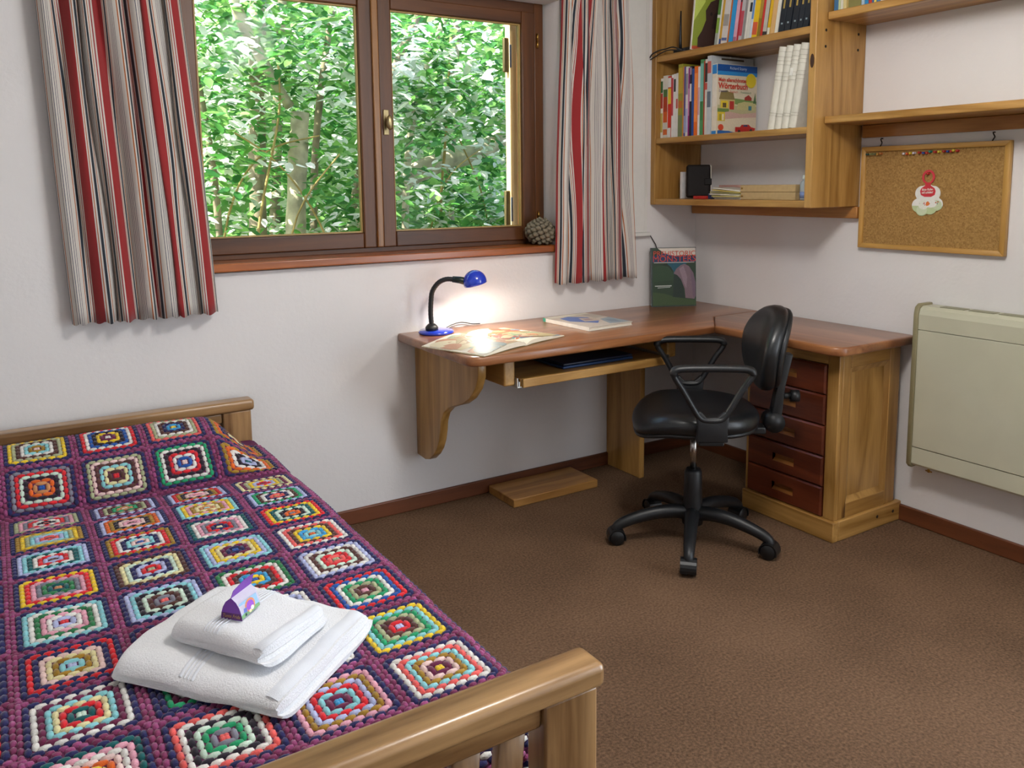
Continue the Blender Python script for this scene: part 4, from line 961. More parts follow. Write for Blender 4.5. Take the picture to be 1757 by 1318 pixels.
# ------------------------------------------------------------------ wall heater
he = thing('wall_heater', 'sage-beige metal panel heater mounted low on the right wall', 'heater', (-.06, -1.75, .25))
hm = plain('heater_enamel', '#c2c1ab', rough=.42, noise_amt=.03, nscale=8)
hb_ = plain('heater_band', '#8d8565', rough=.45)
HY0, HY1 = -2.30, -1.262
def hprof(y): return [(-.012, .262), (-.088, .262), (-.100, .275), (-.100, .845), (-.094, .868), (-.078, .880), (-.012, .880)]
part(MB().prism([(-.012, .268), (-.088, .268), (-.0985, .278), (-.0985, .340), (-.012, .340)], HY1-HY0, 'y', HY0, .0), 'lower_panel', hm, he)
part(MB().box((-.100, HY0, .3425), (-.012, HY1, .7875), .002), 'front_panel', hm, he)
part(MB().prism([(-.012, .790), (-.0985, .790), (-.0985, .845), (-.092, .866), (-.076, .876), (-.012, .876)], HY1-HY0, 'y', HY0, 0), 'upper_panel', hm, he)
for k in range(9):
    a = HY1 - .06 - .105*k
    part(MB().box((-.070, a-.09, .8762), (-.030, a, .8785), .001, 1), 'top_grille', plain('grille_dull', '#8c8a70', rough=.5), he)
ep = MB(); ep.prism([(-.012, .258), (-.090, .258), (-.104, .272), (-.104, .846), (-.098, .872), (-.080, .884), (-.012, .884)], .018, 'y', HY1+.0005, .003, seg=2)
part(ep, 'end_cap', hb_, he)
ep2 = MB(); ep2.prism([(-.012, .258), (-.090, .258), (-.104, .272), (-.104, .846), (-.098, .872), (-.080, .884), (-.012, .884)], -.018, 'y', HY0-.0005, .003, seg=2)
part(ep2, 'end_cap', hb_, he)
part(MB().box((-.012, HY0+.05, .30), (-.001, HY1-.05, .84)), 'wall_bracket', iron, he)
vl = MB(); vl.tube([(-.06, -1.31, .266), (-.06, -1.31, .246)], .005, 10); vl.tube([(-.06, -1.322, .250), (-.06, -1.298, .250)], .003, 8)
part(vl, 'drain_tap', brass, he)

# ------------------------------------------------------------------ bed
bd = thing('bed', 'wooden single bed with slatted headboard and footboard', 'bed', (-2.72, -1.06, 0))
BX0, BX1 = -3.20, -2.245
def board_end(yc, ztop, name):
    """posts, cap rail, under rail and slanted slats of one bed end"""
    y0, y1 = yc-.030, yc+.030
    cap = MB(); xe = .012
    cap.box((BX0-xe, y0-.004, ztop-.040), (BX1+xe, y1+.004, ztop), .012, 4)
    part(cap, name + '_cap_rail', bed_wood('x'), bd)
    for x0, x1 in ((BX0, BX0+.098), (BX1-.098, BX1)):
        part(MB().box((x0, yc-.026, 0), (x1, yc+.024, ztop-.039), .004), name + '_post', bed_wood('z'), bd)
    part(MB().box((BX0+.098, yc-.018, ztop-.076), (BX1-.098, yc+.016, ztop-.0405), .005), name + '_under_rail', bed_wood('x'), bd)
    part(MB().box((BX0+.098, yc-.018, .20), (BX1-.098, yc+.016, .30), .004), name + '_low_rail', bed_wood('x'), bd)
    n = 10; 
    for k in range(n):
        xt = BX1 - .098 - .048 - k*.0765; sl = .022
        poly = [(xt-.022, ztop-.0755), (xt+.022, ztop-.0755), (xt+.022-sl, .295), (xt-.022-sl, .295)]
        part(MB().prism(poly, .022, 'y', yc-.013, .002, seg=1), 'slat', bed_wood('z'), bd)
board_end(-.068, .590, 'headboard')
board_end(-2.068, .607, 'footboard')
for x0 in (BX0+.02, BX1-.045):
    part(MB().box((x0, -2.042, .20), (x0+.025, -.094, .31), .004), 'side_rail', bed_wood('y'), bd)
mt = thing('mattress', 'mattress hidden under the crocheted blanket on the bed', 'mattress', (-2.72, -1.05, .28))
part(MB().box((-3.16, -1.955, .285), (-2.285, -.11, .418), .03, 3), 'body', plain('ticking', '#d8d4cc', rough=.9), mt)
pw = MB(); 
vsp, fsp = pad(.33, .12, .100, n=36, p=2.4); pw.add([Vector((v.x, v.y, v.z)) + Vector((-2.775, -.262, .4195)) for v in vsp], fsp, None, True)
solo(pw, 'pillow', plain('pillowcase', '#dcd9d3', rough=.9), 'pillow bulging under the blanket at the headboard', 'pillow')

# ------------------------------------------------------------------ crocheted granny-square blanket
# lengthwise profile (y, z) with arc length; includes the pillow hump, the tuck in front of it and the drop at the foot
prof = [(-.104, .40), (-.108, .47), (-.125, .53), (-.155, .563), (-.20, .579), (-.25, .576), (-.30, .563), (-.345, .546), (-.39, .523), (-.43, .496), (-.458, .470), (-.468, .453), (-.470, .444), (-.49, .441), (-.53, .444), (-.60, .449), (-.72, .452), (-.90, .450), (-1.2, .450), (-1.5, .451), (-1.8, .451), (-1.93, .449), (-1.965, .440), (-1.985, .420), (-1.992, .39), (-1.992, .15)]
prof = [tuple(p)[1:] for p in cat([(0, a, b) for a, b in prof], 6)]
arcs = [0.0]
for a, b in zip(prof, prof[1:]): arcs.append(arcs[-1] + math.hypot(b[0]-a[0], b[1]-a[1]))
import bisect
def PY(v):
    v = max(0, min(arcs[-1], v)); i = min(max(bisect.bisect(arcs, v)-1, 0), len(arcs)-2); t = (v-arcs[i])/(arcs[i+1]-arcs[i])
    return prof[i][0] + (prof[i+1][0]-prof[i][0])*t, prof[i][1] + (prof[i+1][1]-prof[i][1])*t
def v_at_y(y):
    for i in range(len(prof)-1):
        if prof[i][0] >= y >= prof[i+1][0] and prof[i][0] != prof[i+1][0]:
            return arcs[i] + (arcs[i+1]-arcs[i])*(prof[i][0]-y)/(prof[i][0]-prof[i+1][0])
XE = -2.262; XL = -3.190; RB = .035                          # right-hand edge of the bed top, bend radius
def surf(u, v):
    """u: cloth coordinate across (equals x on the flat top), v: arc length from the headboard"""
    y, z = PY(v)
    # the pillow hump fades out towards the pillow's right end
    if z > .45 and y > -.52:
        g = 1 - max(0, min(1, (u + 2.44)/.17))**2*(3 - 2*max(0, min(1, (u + 2.44)/.17)))
        z = .446 + (z-.446)*g
    und = .006*noise.noise(Vector((u*3.3, y*3.1, 1.3))) + .0025*noise.noise(Vector((u*11, y*10, 4)))
    z += und
    d = u - XE
    if d > 0:
        q = RB*pi/2
        if d < q: a = d/RB; x = XE + RB*sin(a); z -= RB*(1-cos(a))
        else: x = XE + RB + .012*noise.noise(Vector((v*6, u*3, 2)))*min(1, (d-q)/.06); z -= RB + (d-q)
    else: x = u
    dl = XL - u
    if dl > 0:
        q = RB*pi/2
        if dl < q: a = dl/RB; x = XL - RB*sin(a); z -= RB*(1-cos(a))
        else: x = XL - RB; z -= RB + (dl-q)
    return Vector((x, y, max(z, .06)))
def surf_n(u, v):
    e = .004; a = surf(u+e, v) - surf(u-e, v); b = surf(u, v+e) - surf(u, v-e); n = b.cross(a)
    return n.normalized() if n.length > 1e-9 else Vector((0, 0, 1))
PAL = dict(W='#e4e2dc', C='#e2d9a4', R='#d8232e', O='#de6420', Y='#e8c52c', M='#a47f28', G='#1f9a66', T='#0d5a5c', A='#8cd0d8', B='#1f55a6', L='#b3bbe2', P='#e2a2b4', S='#e8605c', K='#241c2a',
           N='#232358', U='#6b2046', X='#80808e', V='#55322c', E='#aab089', D='#cfe6d4', H='#e9c9c4', J='#2c7a4a', Q='#3a9ad0', I='#c98c5a')
UC = [-3.108, -2.917, -2.725, -2.534, -2.343, -2.150, -3.299]; CK = [-1, 0, 1, 2, 3, 4, -2]     # column centres (the last hangs over the side)
UP = .191
vf = v_at_y(-.476)
VR = [vf-.265, vf-.088, v_at_y(-.558), v_at_y(-.695), v_at_y(-.838), v_at_y(-1.003), v_at_y(-1.177), v_at_y(-1.357), v_at_y(-1.540), v_at_y(-1.718), v_at_y(-1.888), v_at_y(-1.888)+.174, v_at_y(-1.888)+.347]
VP = [.176, .174, .138, .136, .150, .172, .176, .181, .180, .176, .170, .172, .172]
# rounds from the centre outwards, read off the photograph, row by row from the headboard
SQ = {(0, 0): 'ITGWAT', (0, 1): 'HMAWVEY', (0, 2): 'WUYKBWR', (0, 3): 'YQNVWES', (0, 4): 'RCVNOM',
 (1, 0): 'PHEXEP', (1, 1): 'BIOKDRX', (1, 2): 'RVCAVHE', (1, 3): 'HBWRKWG', (1, 4): 'TLKWOM',
 (2, 0): 'WSPRDX', (2, 1): 'SKWRXPE', (2, 2): 'WIGVEUL', (2, 3): 'OPHKMRL', (2, 4): 'NRLYEUC',
 (3, 0): 'PSWLXP', (3, 1): 'USLAEYM', (3, 2): 'VPHKMOL', (3, 3): 'AICMPYA', (3, 4): 'ISNWVGL',
 (4, 0): 'CKNLPX', (4, 1): 'VLRWTAL', (4, 2): 'BHANWRM', (4, 3): 'CNRXPWT', (4, 4): 'XOKDTYR',
 (5, 0): 'YRPNWA', (5, 1): 'ITJXPRY', (5, 2): 'ERLNDCV', (5, 3): 'BNUCYLA', (5, 4): 'OAQYVSW',
 (6, 0): 'LSPNWB', (6, 1): 'RLWPJWA', (6, 2): 'SXVDKAL', (6, 3): 'BYQVRWJ', (6, 4): 'ESRDVWL',
 (7, 0): 'WYQLNQ', (7, 1): 'LAMCHNR', (7, 2): 'MGWUNVU', (7, 3): 'PWAKNLW', (7, 4): 'PVEGWBR',
 (8, 0): 'CYLWNR', (8, 1): 'DTRCAUW', (8, 2): 'KMAWUGN', (8, 3): 'LGWUSRW', (8, 4): 'LRVEGAY',
 (9, 0): 'NBGWRS', (9, 1): 'AYOHWPT', (9, 2): 'SXGDKWS', (9, 3): 'QUARLMP', (9, 4): 'YUHMASW',
 (10, 0): 'BYOHWA', (10, 1): 'LTHPSWO', (10, 2): 'GPHOWLA', (10, 3): 'WKLARIA', (10, 4): 'RGWLANW',
 (11, 0): 'PGKWRA', (11, 1): 'YLRWGA', (11, 2): 'BWRLAX', (11, 3): 'GWRYLA', (11, 4): 'CGLRAW',
 (12, 0): 'PGKWRA', (12, 1): 'YLRWGA', (12, 2): 'BWRLAX', (12, 3): 'GWRYLA', (12, 4): 'CGLRAW'}
# one puff of yarn: small squashed dome of 14 triangles, three lobes suggested by its ridges
def puff_tpl(n=6):
    vs = [(0, 0, 1)]; fs = []
    for k in range(n):
        a = 2*pi*(k+.5)/n; vs.append((cos(a)*.74, sin(a)*.74, .72))
    for k in range(n):
        a = 2*pi*(k+.5)/n; vs.append((cos(a), sin(a), 0))
    for k in range(n):
        j = (k+1) % n; fs += [(0, 1+k, 1+j), (1+k, 1+n+k, 1+n+j, 1+j)]
    return vs, fs
PV, PF = puff_tpl()
def puff(mb, u, v, ang, lu, lv, h, col):
    """dome at cloth (u,v); lu along 'ang', lv across"""
    n = surf_n(u, v); ca, sa = cos(ang), sin(ang); e = .003
    p0 = surf(u, v); du = (surf(u+e, v) - p0)/e; dv = (surf(u, v+e) - p0)/e
    vs = []
    for a, b, c in PV:
        x = a*lu; y = b*lv; pu = x*ca - y*sa; pv = x*sa + y*ca
        vs.append(p0 + du*pu + dv*pv + n*(c*h - .0012))
    mb.add(vs, PF, col, True)
yarn = attr_mat('yarn', rough=.85, bump=.35, bscale=420, sheen=.3)
bl = thing('crochet_blanket', 'crocheted granny-square blanket in purple and bright colours covering the bed', 'blanket', (-2.72, -1.1, .45))
def jit(c):
    c = lin(c); f = rnd.uniform(.86, 1.12); return (min(1, c[0]*f), min(1, c[1]*f), min(1, c[2]*f))
NR = 8; SK = .010
VIOL = ['#86365f', '#90406f', '#7c3058', '#9a4879']
for r in range(13):
    for c in range(7):
        if c == 5 and r < 0: continue
        code = SQ.get((r, c)) or SQ[(min(12, r), (c*3 + r) % 5)]
        uc, vc = UC[c], VR[r] + SK*CK[c]*(r > 1)
        if c == 5 and r in (0, 1): code = 'TLKWOM'
        hw = UP/2 - .0095; hv = VP[r]/2 - .0090*VP[r]/.172
        nr = len(code) + 1; rounds = list(code) + ['N']
        mb = MB()
        # flower at the centre
        for k in range(4):
            a = k*pi/2 + pi/4; puff(mb, uc + .42*hw/nr*cos(a), vc + .42*hv/nr*sin(a), a, .52*hw/nr, .52*hw/nr, .0045, jit(PAL[rounds[0]]))
        for q in range(1, nr):
            f = (q + .5)/nr; cnt = q + 0
            if q >= 6: cnt = q
            col = PAL[rounds[q]]
            for side in range(4):
                for k in range(cnt):
                    s = -1 + 2*(k + .5)/cnt
                    # corner clusters sit doubled, pulled into the corner
                    su, sv = [(s, -1), (1, s), (-s, 1), (-1, -s)][side]
                    lu = hw*f; lvv = hv*f
                    wid = (hw*2*f/cnt)*.52; thk = hw/nr*.60
                    ang = 0 if side in (0, 2) else pi/2
                    ratio = hv/hw
                    if side in (0, 2): puff(mb, uc + su*lu*.985, vc + sv*lvv, 0, wid, thk*ratio, .0062, jit(col))
                    else: puff(mb, uc + su*lu, vc + sv*lvv*.985, 0, thk, wid*ratio, .0062, jit(col))
            
        o = mb.build('granny_square', yarn); attach(o, bl)
# joining bands between the squares: uncountable plum clusters
mb = MB()
for r in range(13):
    for c in range(7):
        uc, vc = UC[c], VR[r] + SK*CK[c]*(r > 1)
        for k in range(9):
            for off in (-.0048, .0048):
                v = vc - VP[r]/2 + VP[r]*(k + .5 + (.25 if off > 0 else -.2))/9
                puff(mb, uc + UP/2 + off, v, 0, .0062, .0088*VP[r]/.172, .0060, jit(rnd.choice(VIOL)))
        vb = ((VR[r] + VR[r+1])/2 if r < 12 else VR[r] + VP[r]/2) + SK*CK[c]*(r > 1)
        for k in range(10):
            for off in (-.0045, .0045):
                u = uc - UP/2 + UP*(k + .5 + (.25 if off > 0 else -.2))/10
                puff(mb, u, vb + off, 0, .0088, .0056, .0060, jit(rnd.choice(VIOL)))
o = mb.build('joining_stitches', yarn); attach(o, bl); o['kind'] = 'stuff'
# the ground of the crochet under the puffs
ground = attr_mat('yarn_ground', rough=.95, bump=.9, bscale=330)
mb = MB(); U0, U1 = -3.395, -2.05
mb.grid(lambda a, b: surf(U0 + (U1-U0)*a, b*arcs[-1]) - surf_n(U0 + (U1-U0)*a, b*arcs[-1])*.0015, 84, 190, '#6a3257')
attach(mb.build('ground_mesh', ground), bl)

# ------------------------------------------------------------------ towels and the little box
terry = plain('terry_white', '#eef0f4', rough=.95, noise_amt=.03, nscale=300, bump=.55, bscale=330, sheen=.5)
hem_m = plain('terry_hem', '#e4e8f0', rough=.8, noise_amt=.02, bump=.3, bscale=900)
def folded(name, label, o, ux, L, W, th, layers, seed, hem, bands):
    """cloth folded over at its left side: nested U-shaped layers; ux = direction from the fold to the open end"""
    t = thing(name, label, 'towel', o, 0, 'folded white towels on the bed')
    ux = Vector((ux[0], ux[1], 0)).normalized(); uy = Vector((-ux.y, ux.x, 0)); o = Vector(o)
    ST = th*layers
    def soft(a, w, b):
        """lay the flat-sided stack down softly: rounded long sides, thinner towards the open end, uneven"""
        e = abs(w)/(W/2); q = max(0, (e-.80)/.20); k = math.sqrt(max(.0, 1 - .82*q*q))
        zc = ST*.42; z = zc + (b-zc)*k
        z *= 1 - .30*max(0, a/L)**2
        z += (b/ST)*(.007*noise.noise(Vector((a*7+seed, w*7, 0))) + .003*noise.noise(Vector((a*22, w*22, seed))) - .006*(e**4))
        ww = w + .006*noise.noise(Vector((a*8, seed, b*9))) + .004*noise.noise(Vector((a*20, seed+3, b*60)))
        aa = a + .007*noise.noise(Vector((w*9, seed, b*24))) - .012*(e**6)*(a > L*.5) + .012*(e**6)*(a < L*.2)
        return ux*aa + uy*ww + Vector((0, 0, max(z, .0004)))
    n = layers//2; gap = .0006
    for k in range(n):                      # k=0 outer
        H_ = th*layers - 2*k*th; zb = k*th
        r_o = H_/2; r_i = max(r_o - th + gap, .0006); cx = r_o + k*th*.9
        end = L - .006*k - (.0 if k == 0 else .004)
        out = [(end, zb)] + [(cx - r_o*sin(a), zb + r_o - r_o*cos(a)) for a in [pi*i/12 for i in range(13)]] + [(end - .010*(k == 0), zb + H_)]
        inn = [(end - .010*(k == 0), zb + H_ - th + gap)] + [(cx - r_i*sin(a), zb + r_o + r_i*cos(a)) for a in [pi*i/12 for i in range(13)]] + [(end, zb + th - gap)]
        def dens(p, m):
            q = []
            for a, b in zip(p, p[1:]):
                s = max(1, int(math.hypot(b[0]-a[0], b[1]-a[1])/.02))
                for i in range(s): q.append((a[0]+(b[0]-a[0])*i/s, a[1]+(b[1]-a[1])*i/s))
            return q + [p[-1]]
        loop = dens(out, 0) + dens(inn, 0)
        NW = 34; vs = []; fs = []
        for j in range(NW+1):
            w = -W/2 + W*j/NW
            for a, b in loop:
                vs.append(o + soft(a, w, b))
        m = len(loop)
        for j in range(NW):
            for i in range(m): fs.append((j*m+i, j*m+(i+1) % m, (j+1)*m+(i+1) % m, (j+1)*m+i))
        fs.append(tuple(range(m))); fs.append(tuple(NW*m+i for i in reversed(range(m))))
        b_ = MB().add(vs, fs, None, True).build('outer_layer' if k == 0 else 'inner_layer', terry, fix=True); attach(b_, t)
        smooth_auto(b_, 50)
        if k == 0: top = b_
    zt = th*layers
    def strip(a0, a1, h, nm, mat):
        s = MB()
        def fn(i, j):
            a = a0 + (a1-a0)*i; w = -W/2*.94 + W*.94*j
            return o + soft(a, w, zt) + Vector((0, 0, .0006 + h*sin(pi*i)))
        s.grid(fn, 4, 24); attach(s.build(nm, mat), top)
    for a0, a1 in bands: strip(a0, a1, .0016, 'woven_band', hem_m)
    for a0, a1 in hem: strip(a0, a1, .0022, 'hem', hem_m)
    return t
T1 = Vector((-2.748, -1.362, .4535)); d1 = (.64, -.77)
folded('bath_towel', 'large folded white bath towel lying on the crocheted blanket', T1, d1, .378, .325, .0125, 4, 3, [(.334, .364)], [(.150, .157), (.160, .164), (.167, .171), (.174, .181)])
T2 = Vector((-2.690, -1.425, .5050)); d2 = (.56, -.83)
folded('hand_towel', 'smaller folded white hand towel on top of the bath towel', T2, d2, .235, .185, .0115, 4, 8, [(.205, .226)], [(.085, .089), (.093, .096), (.100, .103), (.107, .110), (.114, .118)])

# purple sweet box: prism with arched ends and a crest along the top
sx_ = thing('sweet_box', 'small purple printed gift box standing on the hand towel', 'box', (-2.65, -1.54, .552))
Mx = frame((-2.664, -1.548, .5535), (.66, -.75, 0), (.75, .66, 0))      # x across the arched end, y along the box
Mx = Mx
wE, hE, lE = .040, .040, .062
arch = [(-wE/2, 0), (wE/2, 0)] + [(wE/2*cos(a)**.8 if cos(a) > 0 else 0, hE*sin(a)) for a in [pi/2*i/8 for i in range(1, 9)]][:-1]
arch = [(-wE/2, 0), (wE/2, 0), (wE*.46, hE*.3), (wE*.38, hE*.56), (wE*.24, hE*.80), (0, hE), (-wE*.24, hE*.80), (-wE*.38, hE*.56), (-wE*.46, hE*.3)]
purple = plain('box_purple', '#7b3fb0', rough=.35)
bdy = MB(); vsA = [(a, -.0, b) for a, b in arch] + [(a*.92, lE, b*.96) for a, b in arch]; nA = len(arch)
bdy.add([Mx @ Vector(p) for p in vsA], [tuple(reversed(range(nA))), tuple(nA+i for i in range(nA))] + [(i, (i+1) % nA, nA+(i+1) % nA, nA+i) for i in range(nA)])
bo = part(bdy, 'body', plain('box_lilac', '#c9c4d8', rough=.35), sx_)
fl = MB(); fl.add([Mx @ Vector((a*1.12, -.0008 - .006*(1-b/hE)*(abs(a) > .01)*0, b*1.04 - .001)) for a, b in arch], [tuple(reversed(range(nA)))]); 
fl.add([Mx @ Vector((a*1.12, -.0016, b*1.04 - .001)) for a, b in arch], [tuple(reversed(range(nA)))])
part(fl, 'end_flap', purple, bo)
ME = frame(Mx @ Vector((0, -.0017, 0)), Mx.to_3x3() @ Vector((1, 0, 0)), (0, 0, 1))
attach(printed('end_print', [('#5a2470', [(-.0222, .0), (.0222, .0), (.0205, .012), (-.0205, .012)])], ME, z0=.0002), bo)
attach(text('lettering', 'Tante Frida', .0095, plain('ink_gold', '#c9a24a', rough=.35, metal=.4), None, ME @ Matrix.Translation((0, .006, .0006)), fit=.036, shear=.35), bo)
cr = MB(); cr.add([Mx @ Vector(p) for p in ((0, -.002, hE*.93), (0, lE*1.02, hE*.93), (.004, lE*1.08, hE*1.42), (.004, lE*.6, hE*1.46), (.003, .004, hE*1.30))], [(0, 1, 2, 3, 4)])
cro = cr.build('crest', purple); attach(cro, sx_); so = cro.modifiers.new('thickness', 'SOLIDIFY'); so.thickness = .0008
# printed side: coloured shapes on the sloping face towards the camera
p1, p2 = Mx @ Vector((wE/2, 0, 0)), Mx @ Vector((wE*.24, 0, hE*.8)); 
MS = frame(Mx @ Vector((wE*.505, .002, .0005)), Mx.to_3x3() @ Vector((0, 1, 0)), Mx.to_3x3() @ Vector((-.22, 0, .80)))
s_ = [('#9cc4e8', [(.0, .0), (.056, .0), (.054, .026), (.002, .028)]), ('#7fae7a', [(.0, .0), (.056, .0), (.056, .006), (.03, .009), (.0, .006)]), ('#e0906a', disc(.030, .014, .015, .012, 16)), ('#a05ad0', disc(.030, .013, .011, .009, 16)), ('#6a7ac8', [(.008, .008), (.018, .006), (.019, .014), (.010, .015)]), ('#e8e4e0', disc(.034, .007, .005, .004, 10)), ('#e8d9b0', disc(.026, .004, .004, .003, 10)), ('#2a3550', [(.010, .001), (.014, .001), (.015, .005), (.011, .005)])]
attach(printed('side_print', s_, MS, z0=.0006), bo)

# ------------------------------------------------------------------ things on the desk and the sill
def page_curve(t, amp):                       # height of an open page from the gutter (t=0) to the fore-edge (t=1)
    return amp*(sin(min(1, t*1.25)*pi)**.8*.75 if t < .8 else sin(pi)*0) if t < .8 else 0
mg = thing('magazine', 'open illustrated magazine lying under the desk lamp', 'magazine', (-1.40, -.38, .75))
# spine line from front to back, pages to both sides
G0, G1 = Vector((-1.352, -.528, .7505)), Vector((-1.452, -.243, .7505))
gd = (G1-G0); gl_ = gd.length; gd.normalize(); px_ = Vector((gd.y, -gd.x, 0))
PWD = .242
def leaf_pt(side, t, s, lift, extra=0.0):
    hh = .018*(sin(pi*min(1, t*1.02)**.55))*(1 if side < 0 else .75) + .004 + .002*(1-t)
    return G0 + gd*(s*gl_) + px_*(side*t*PWD*.985) + Vector((0, 0, max(.0012, hh*lift + extra)))
for side, nm in ((-1, 'left_pages'), (1, 'right_pages')):
    pg = MB(); N = 14
    top = [[leaf_pt(side, i/N, s, 1.0) for i in range(N+1)] for s in (0, .5, 1)]
    botm = [[leaf_pt(side, i/N, s, .25) for i in range(N+1)] for s in (0, .5, 1)]
    vs = [p for row in top for p in row] + [p for row in botm for p in row]; W1 = N+1; o3 = 3*W1; fs = []
    for j in range(2):
        for i in range(N):
            fs.append((j*W1+i, j*W1+i+1, (j+1)*W1+i+1, (j+1)*W1+i)); fs.append((o3+j*W1+i, o3+(j+1)*W1+i, o3+(j+1)*W1+i+1, o3+j*W1+i+1))
        fs.append((j*W1+N, o3+j*W1+N, o3+(j+1)*W1+N, (j+1)*W1+N))
    for i in range(N):
        fs.append((i, o3+i, o3+i+1, i+1)); fs.append((2*W1+i, 2*W1+i+1, o3+2*W1+i+1, o3+2*W1+i))
    po_ = part(pg.add(vs, fs, None, True), nm, plain('magazine_paper', '#e4dcc8', rough=.8, spec=.15, noise_amt=.03), mg)
    smooth_auto(po_, 45)
    # printed scene: soft painted blots that follow the curved page
    rb = random.Random(5 if side < 0 else 9); pr = MB()
    pal = ['#c8744a', '#d79a6a', '#b9a878', '#8fa07a', '#a86a4a', '#c9b48c', '#7d8f9c', '#b4543c', '#9c8a5c', '#d8c49a', '#5f9a86'] if side > 0 else ['#cdbd94', '#b3a47c', '#a98f6c', '#c79a7a', '#9aa588', '#d6cba8', '#bb8a6a', '#8d9a94']
    for k in range(46):
        t0, s0 = rb.uniform(.10, .90), rb.uniform(.08, .92)
        if side > 0 and s0 > .72 and t0 < .6: continue
        rr1, rr2 = rb.uniform(.015, .055), rb.uniform(.010, .04); nn = 9; c = rb.choice(pal)
        ctr = leaf_pt(side, t0, s0, 1, .0006 + k*.00002)
        ring = [leaf_pt(side, min(.985, max(.015, t0 + rr1/PWD*1.6*cos(2*pi*q/nn)*rb.uniform(.7, 1.2))), min(.985, max(.015, s0 + rr2/gl_*1.6*sin(2*pi*q/nn)*rb.uniform(.7, 1.2))), 1, .0006 + k*.00002) for q in range(nn)]
        pr.add([ctr] + ring, [(0, 1+q, 1+(q+1) % nn) for q in range(nn)], c)
    attach(pr.build('page_print', attr_mat('print_ink', rough=.45, spec=.4)), po_)
cv = MB(); cv.add([leaf_pt(-1, 1.02, 0, 0) , leaf_pt(1, 1.02, 0, 0), leaf_pt(1, 1.02, 1, 0), leaf_pt(-1, 1.02, 1, 0)], [(0, 1, 2, 3)])
cvo = cv.build('cover', plain('cover_tan', '#a8946a', rough=.5)); attach(cvo, mg); so = cvo.modifiers.new('thickness', 'SOLIDIFY'); so.thickness = .0010; so.offset = 0

pb = thing('picture_book', 'closed hardback picture book with white spine lying on the desk', 'book', (-.86, -.26, .75))
pb.matrix_world = Matrix.Translation((-.980, -.415, .7503)) @ Matrix.Rotation(radians(3), 4, 'Z')
c = MB(); c.box((0, 0, 0), (.238, .305, .0022), .0006, 1); c.box((0, 0, .0138), (.238, .305, .016), .0006, 1); c.box((0, 0, .0022), (.0022, .305, .0138))
pc = c.build('cover', plain('cover_white_gloss', '#dcd9d0', rough=.3), pb)
MB().box((.0023, .003, .0023), (.234, .302, .0137)).build('page_block', paper, pb)
pp = [('#cfc3b4', [(.002, .002), (.236, .002), (.236, .303), (.002, .303)]), ('#5f78b4', [(.03, .16), (.10, .06), (.14, .10), (.16, .20), (.10, .26), (.04, .24)]), ('#c8b8a8', [(.08, .12), (.15, .10), (.17, .17), (.11, .2)]), ('#a88a8a', [(.10, .14), (.135, .13), (.14, .17), (.11, .175)]), ('#9aa8ae', [(.13, .02), (.235, .01), (.235, .15), (.17, .13)]), ('#8794a0', [(.16, .05), (.20, .03), (.22, .10), (.18, .11)]), ('#b9b0a4', [(.17, .16), (.235, .17), (.235, .26), (.18, .28)]), ('#d8d2c2', [(.004, .255), (.23, .27), (.23, .30), (.004, .30)])]
o = printed('cover_print', pp, Matrix.Translation((0, 0, .016))); o.parent = pc
MB().box((-.0006, .286, .0005), (.020, .3055, .0163), .0004, 1).build('corner_tape', plain('tape_green', '#3f8f78', rough=.5), pc)

db = thing('dinosaur_book', 'upright dark book about prehistoric monsters standing in the desk corner', 'book', (-.236, -.106, .75))
bx = (Vector((-.136, -.152, 0)) - Vector((-.336, -.060, 0))).normalized()
Md = frame((-.336, -.060, .7503), bx, Vector((.0, .0, 1)))            # normal towards the room
Md = Md @ Matrix.Rotation(radians(-4), 4, 'X')
c = MB(); WD, HD, TD = .222, .282, .014
for lo, hi in (((0, 0, -.002), (WD, HD, 0)), ((0, 0, -TD), (WD, HD, -TD+.002)), ((0, 0, -TD+.002), (.002, HD, -.002))): c.box(lo, hi, 0, M=Md)
dc = part(c, 'cover', plain('cover_dark_green', '#27342f', rough=.25, coat=.3), db)
part(MB().box((.0025, .003, -TD+.0022), (WD-.003, HD-.003, -.0022), M=Md), 'page_block', paper, db)
a_ = lambda L: [(x*WD, y*HD) for x, y in L]
pp = [('#2c3f2e', a_([(.03, .01), (.99, .01), (.99, .99), (.03, .99)])), ('#cfc7bb', a_([(.15, .99), (.99, .99), (.99, .86), (.75, .87), (.5, .86), (.3, .90)])), ('#2a3a62', a_([(.03, .86), (.3, .90), (.5, .86), (.75, .87), (.99, .84), (.99, .75), (.03, .75)])), ('#1d5566', a_([(.35, .75), (.80, .75), (.68, .56), (.55, .52), (.48, .55)])),
      ('#2f4630', a_([(.03, .42), (.5, .45), (.5, .60), (.40, .70), (.25, .72), (.03, .66)])), ('#1e2f24', a_([(.15, .70), (.35, .73), (.45, .66), (.5, .55), (.46, .60), (.38, .68), (.25, .70)])), ('#3c4f31', a_([(.03, .02), (.99, .02), (.99, .10), (.52, .16), (.3, .22), (.03, .25)])), ('#23332c', a_([(.48, .16), (.74, .14), (.70, .44), (.60, .60), (.50, .54)])),
      ('#79656f', a_([(.50, .56), (.56, .64), (.66, .70), (.74, .72), (.84, .68), (.94, .56), (.985, .40), (.985, .20), (.96, .12), (.76, .14), (.74, .30), (.66, .46), (.58, .53)])), ('#6f5c6c', a_([(.86, .66), (.95, .52), (.985, .38), (.985, .16), (.93, .14), (.90, .40)])), ('#8d7a84', a_([(.62, .64), (.72, .69), (.80, .50), (.78, .30), (.72, .40)])), ('#c9cdc8', a_([(.08, .345), (.45, .345), (.45, .36), (.08, .357)])), ('#aab2ae', a_([(.14, .315), (.42, .325), (.42, .335), (.14, .327)])), ('#c9c4bc', a_([(.06, .742), (.96, .742), (.96, .752), (.06, .752)]))]
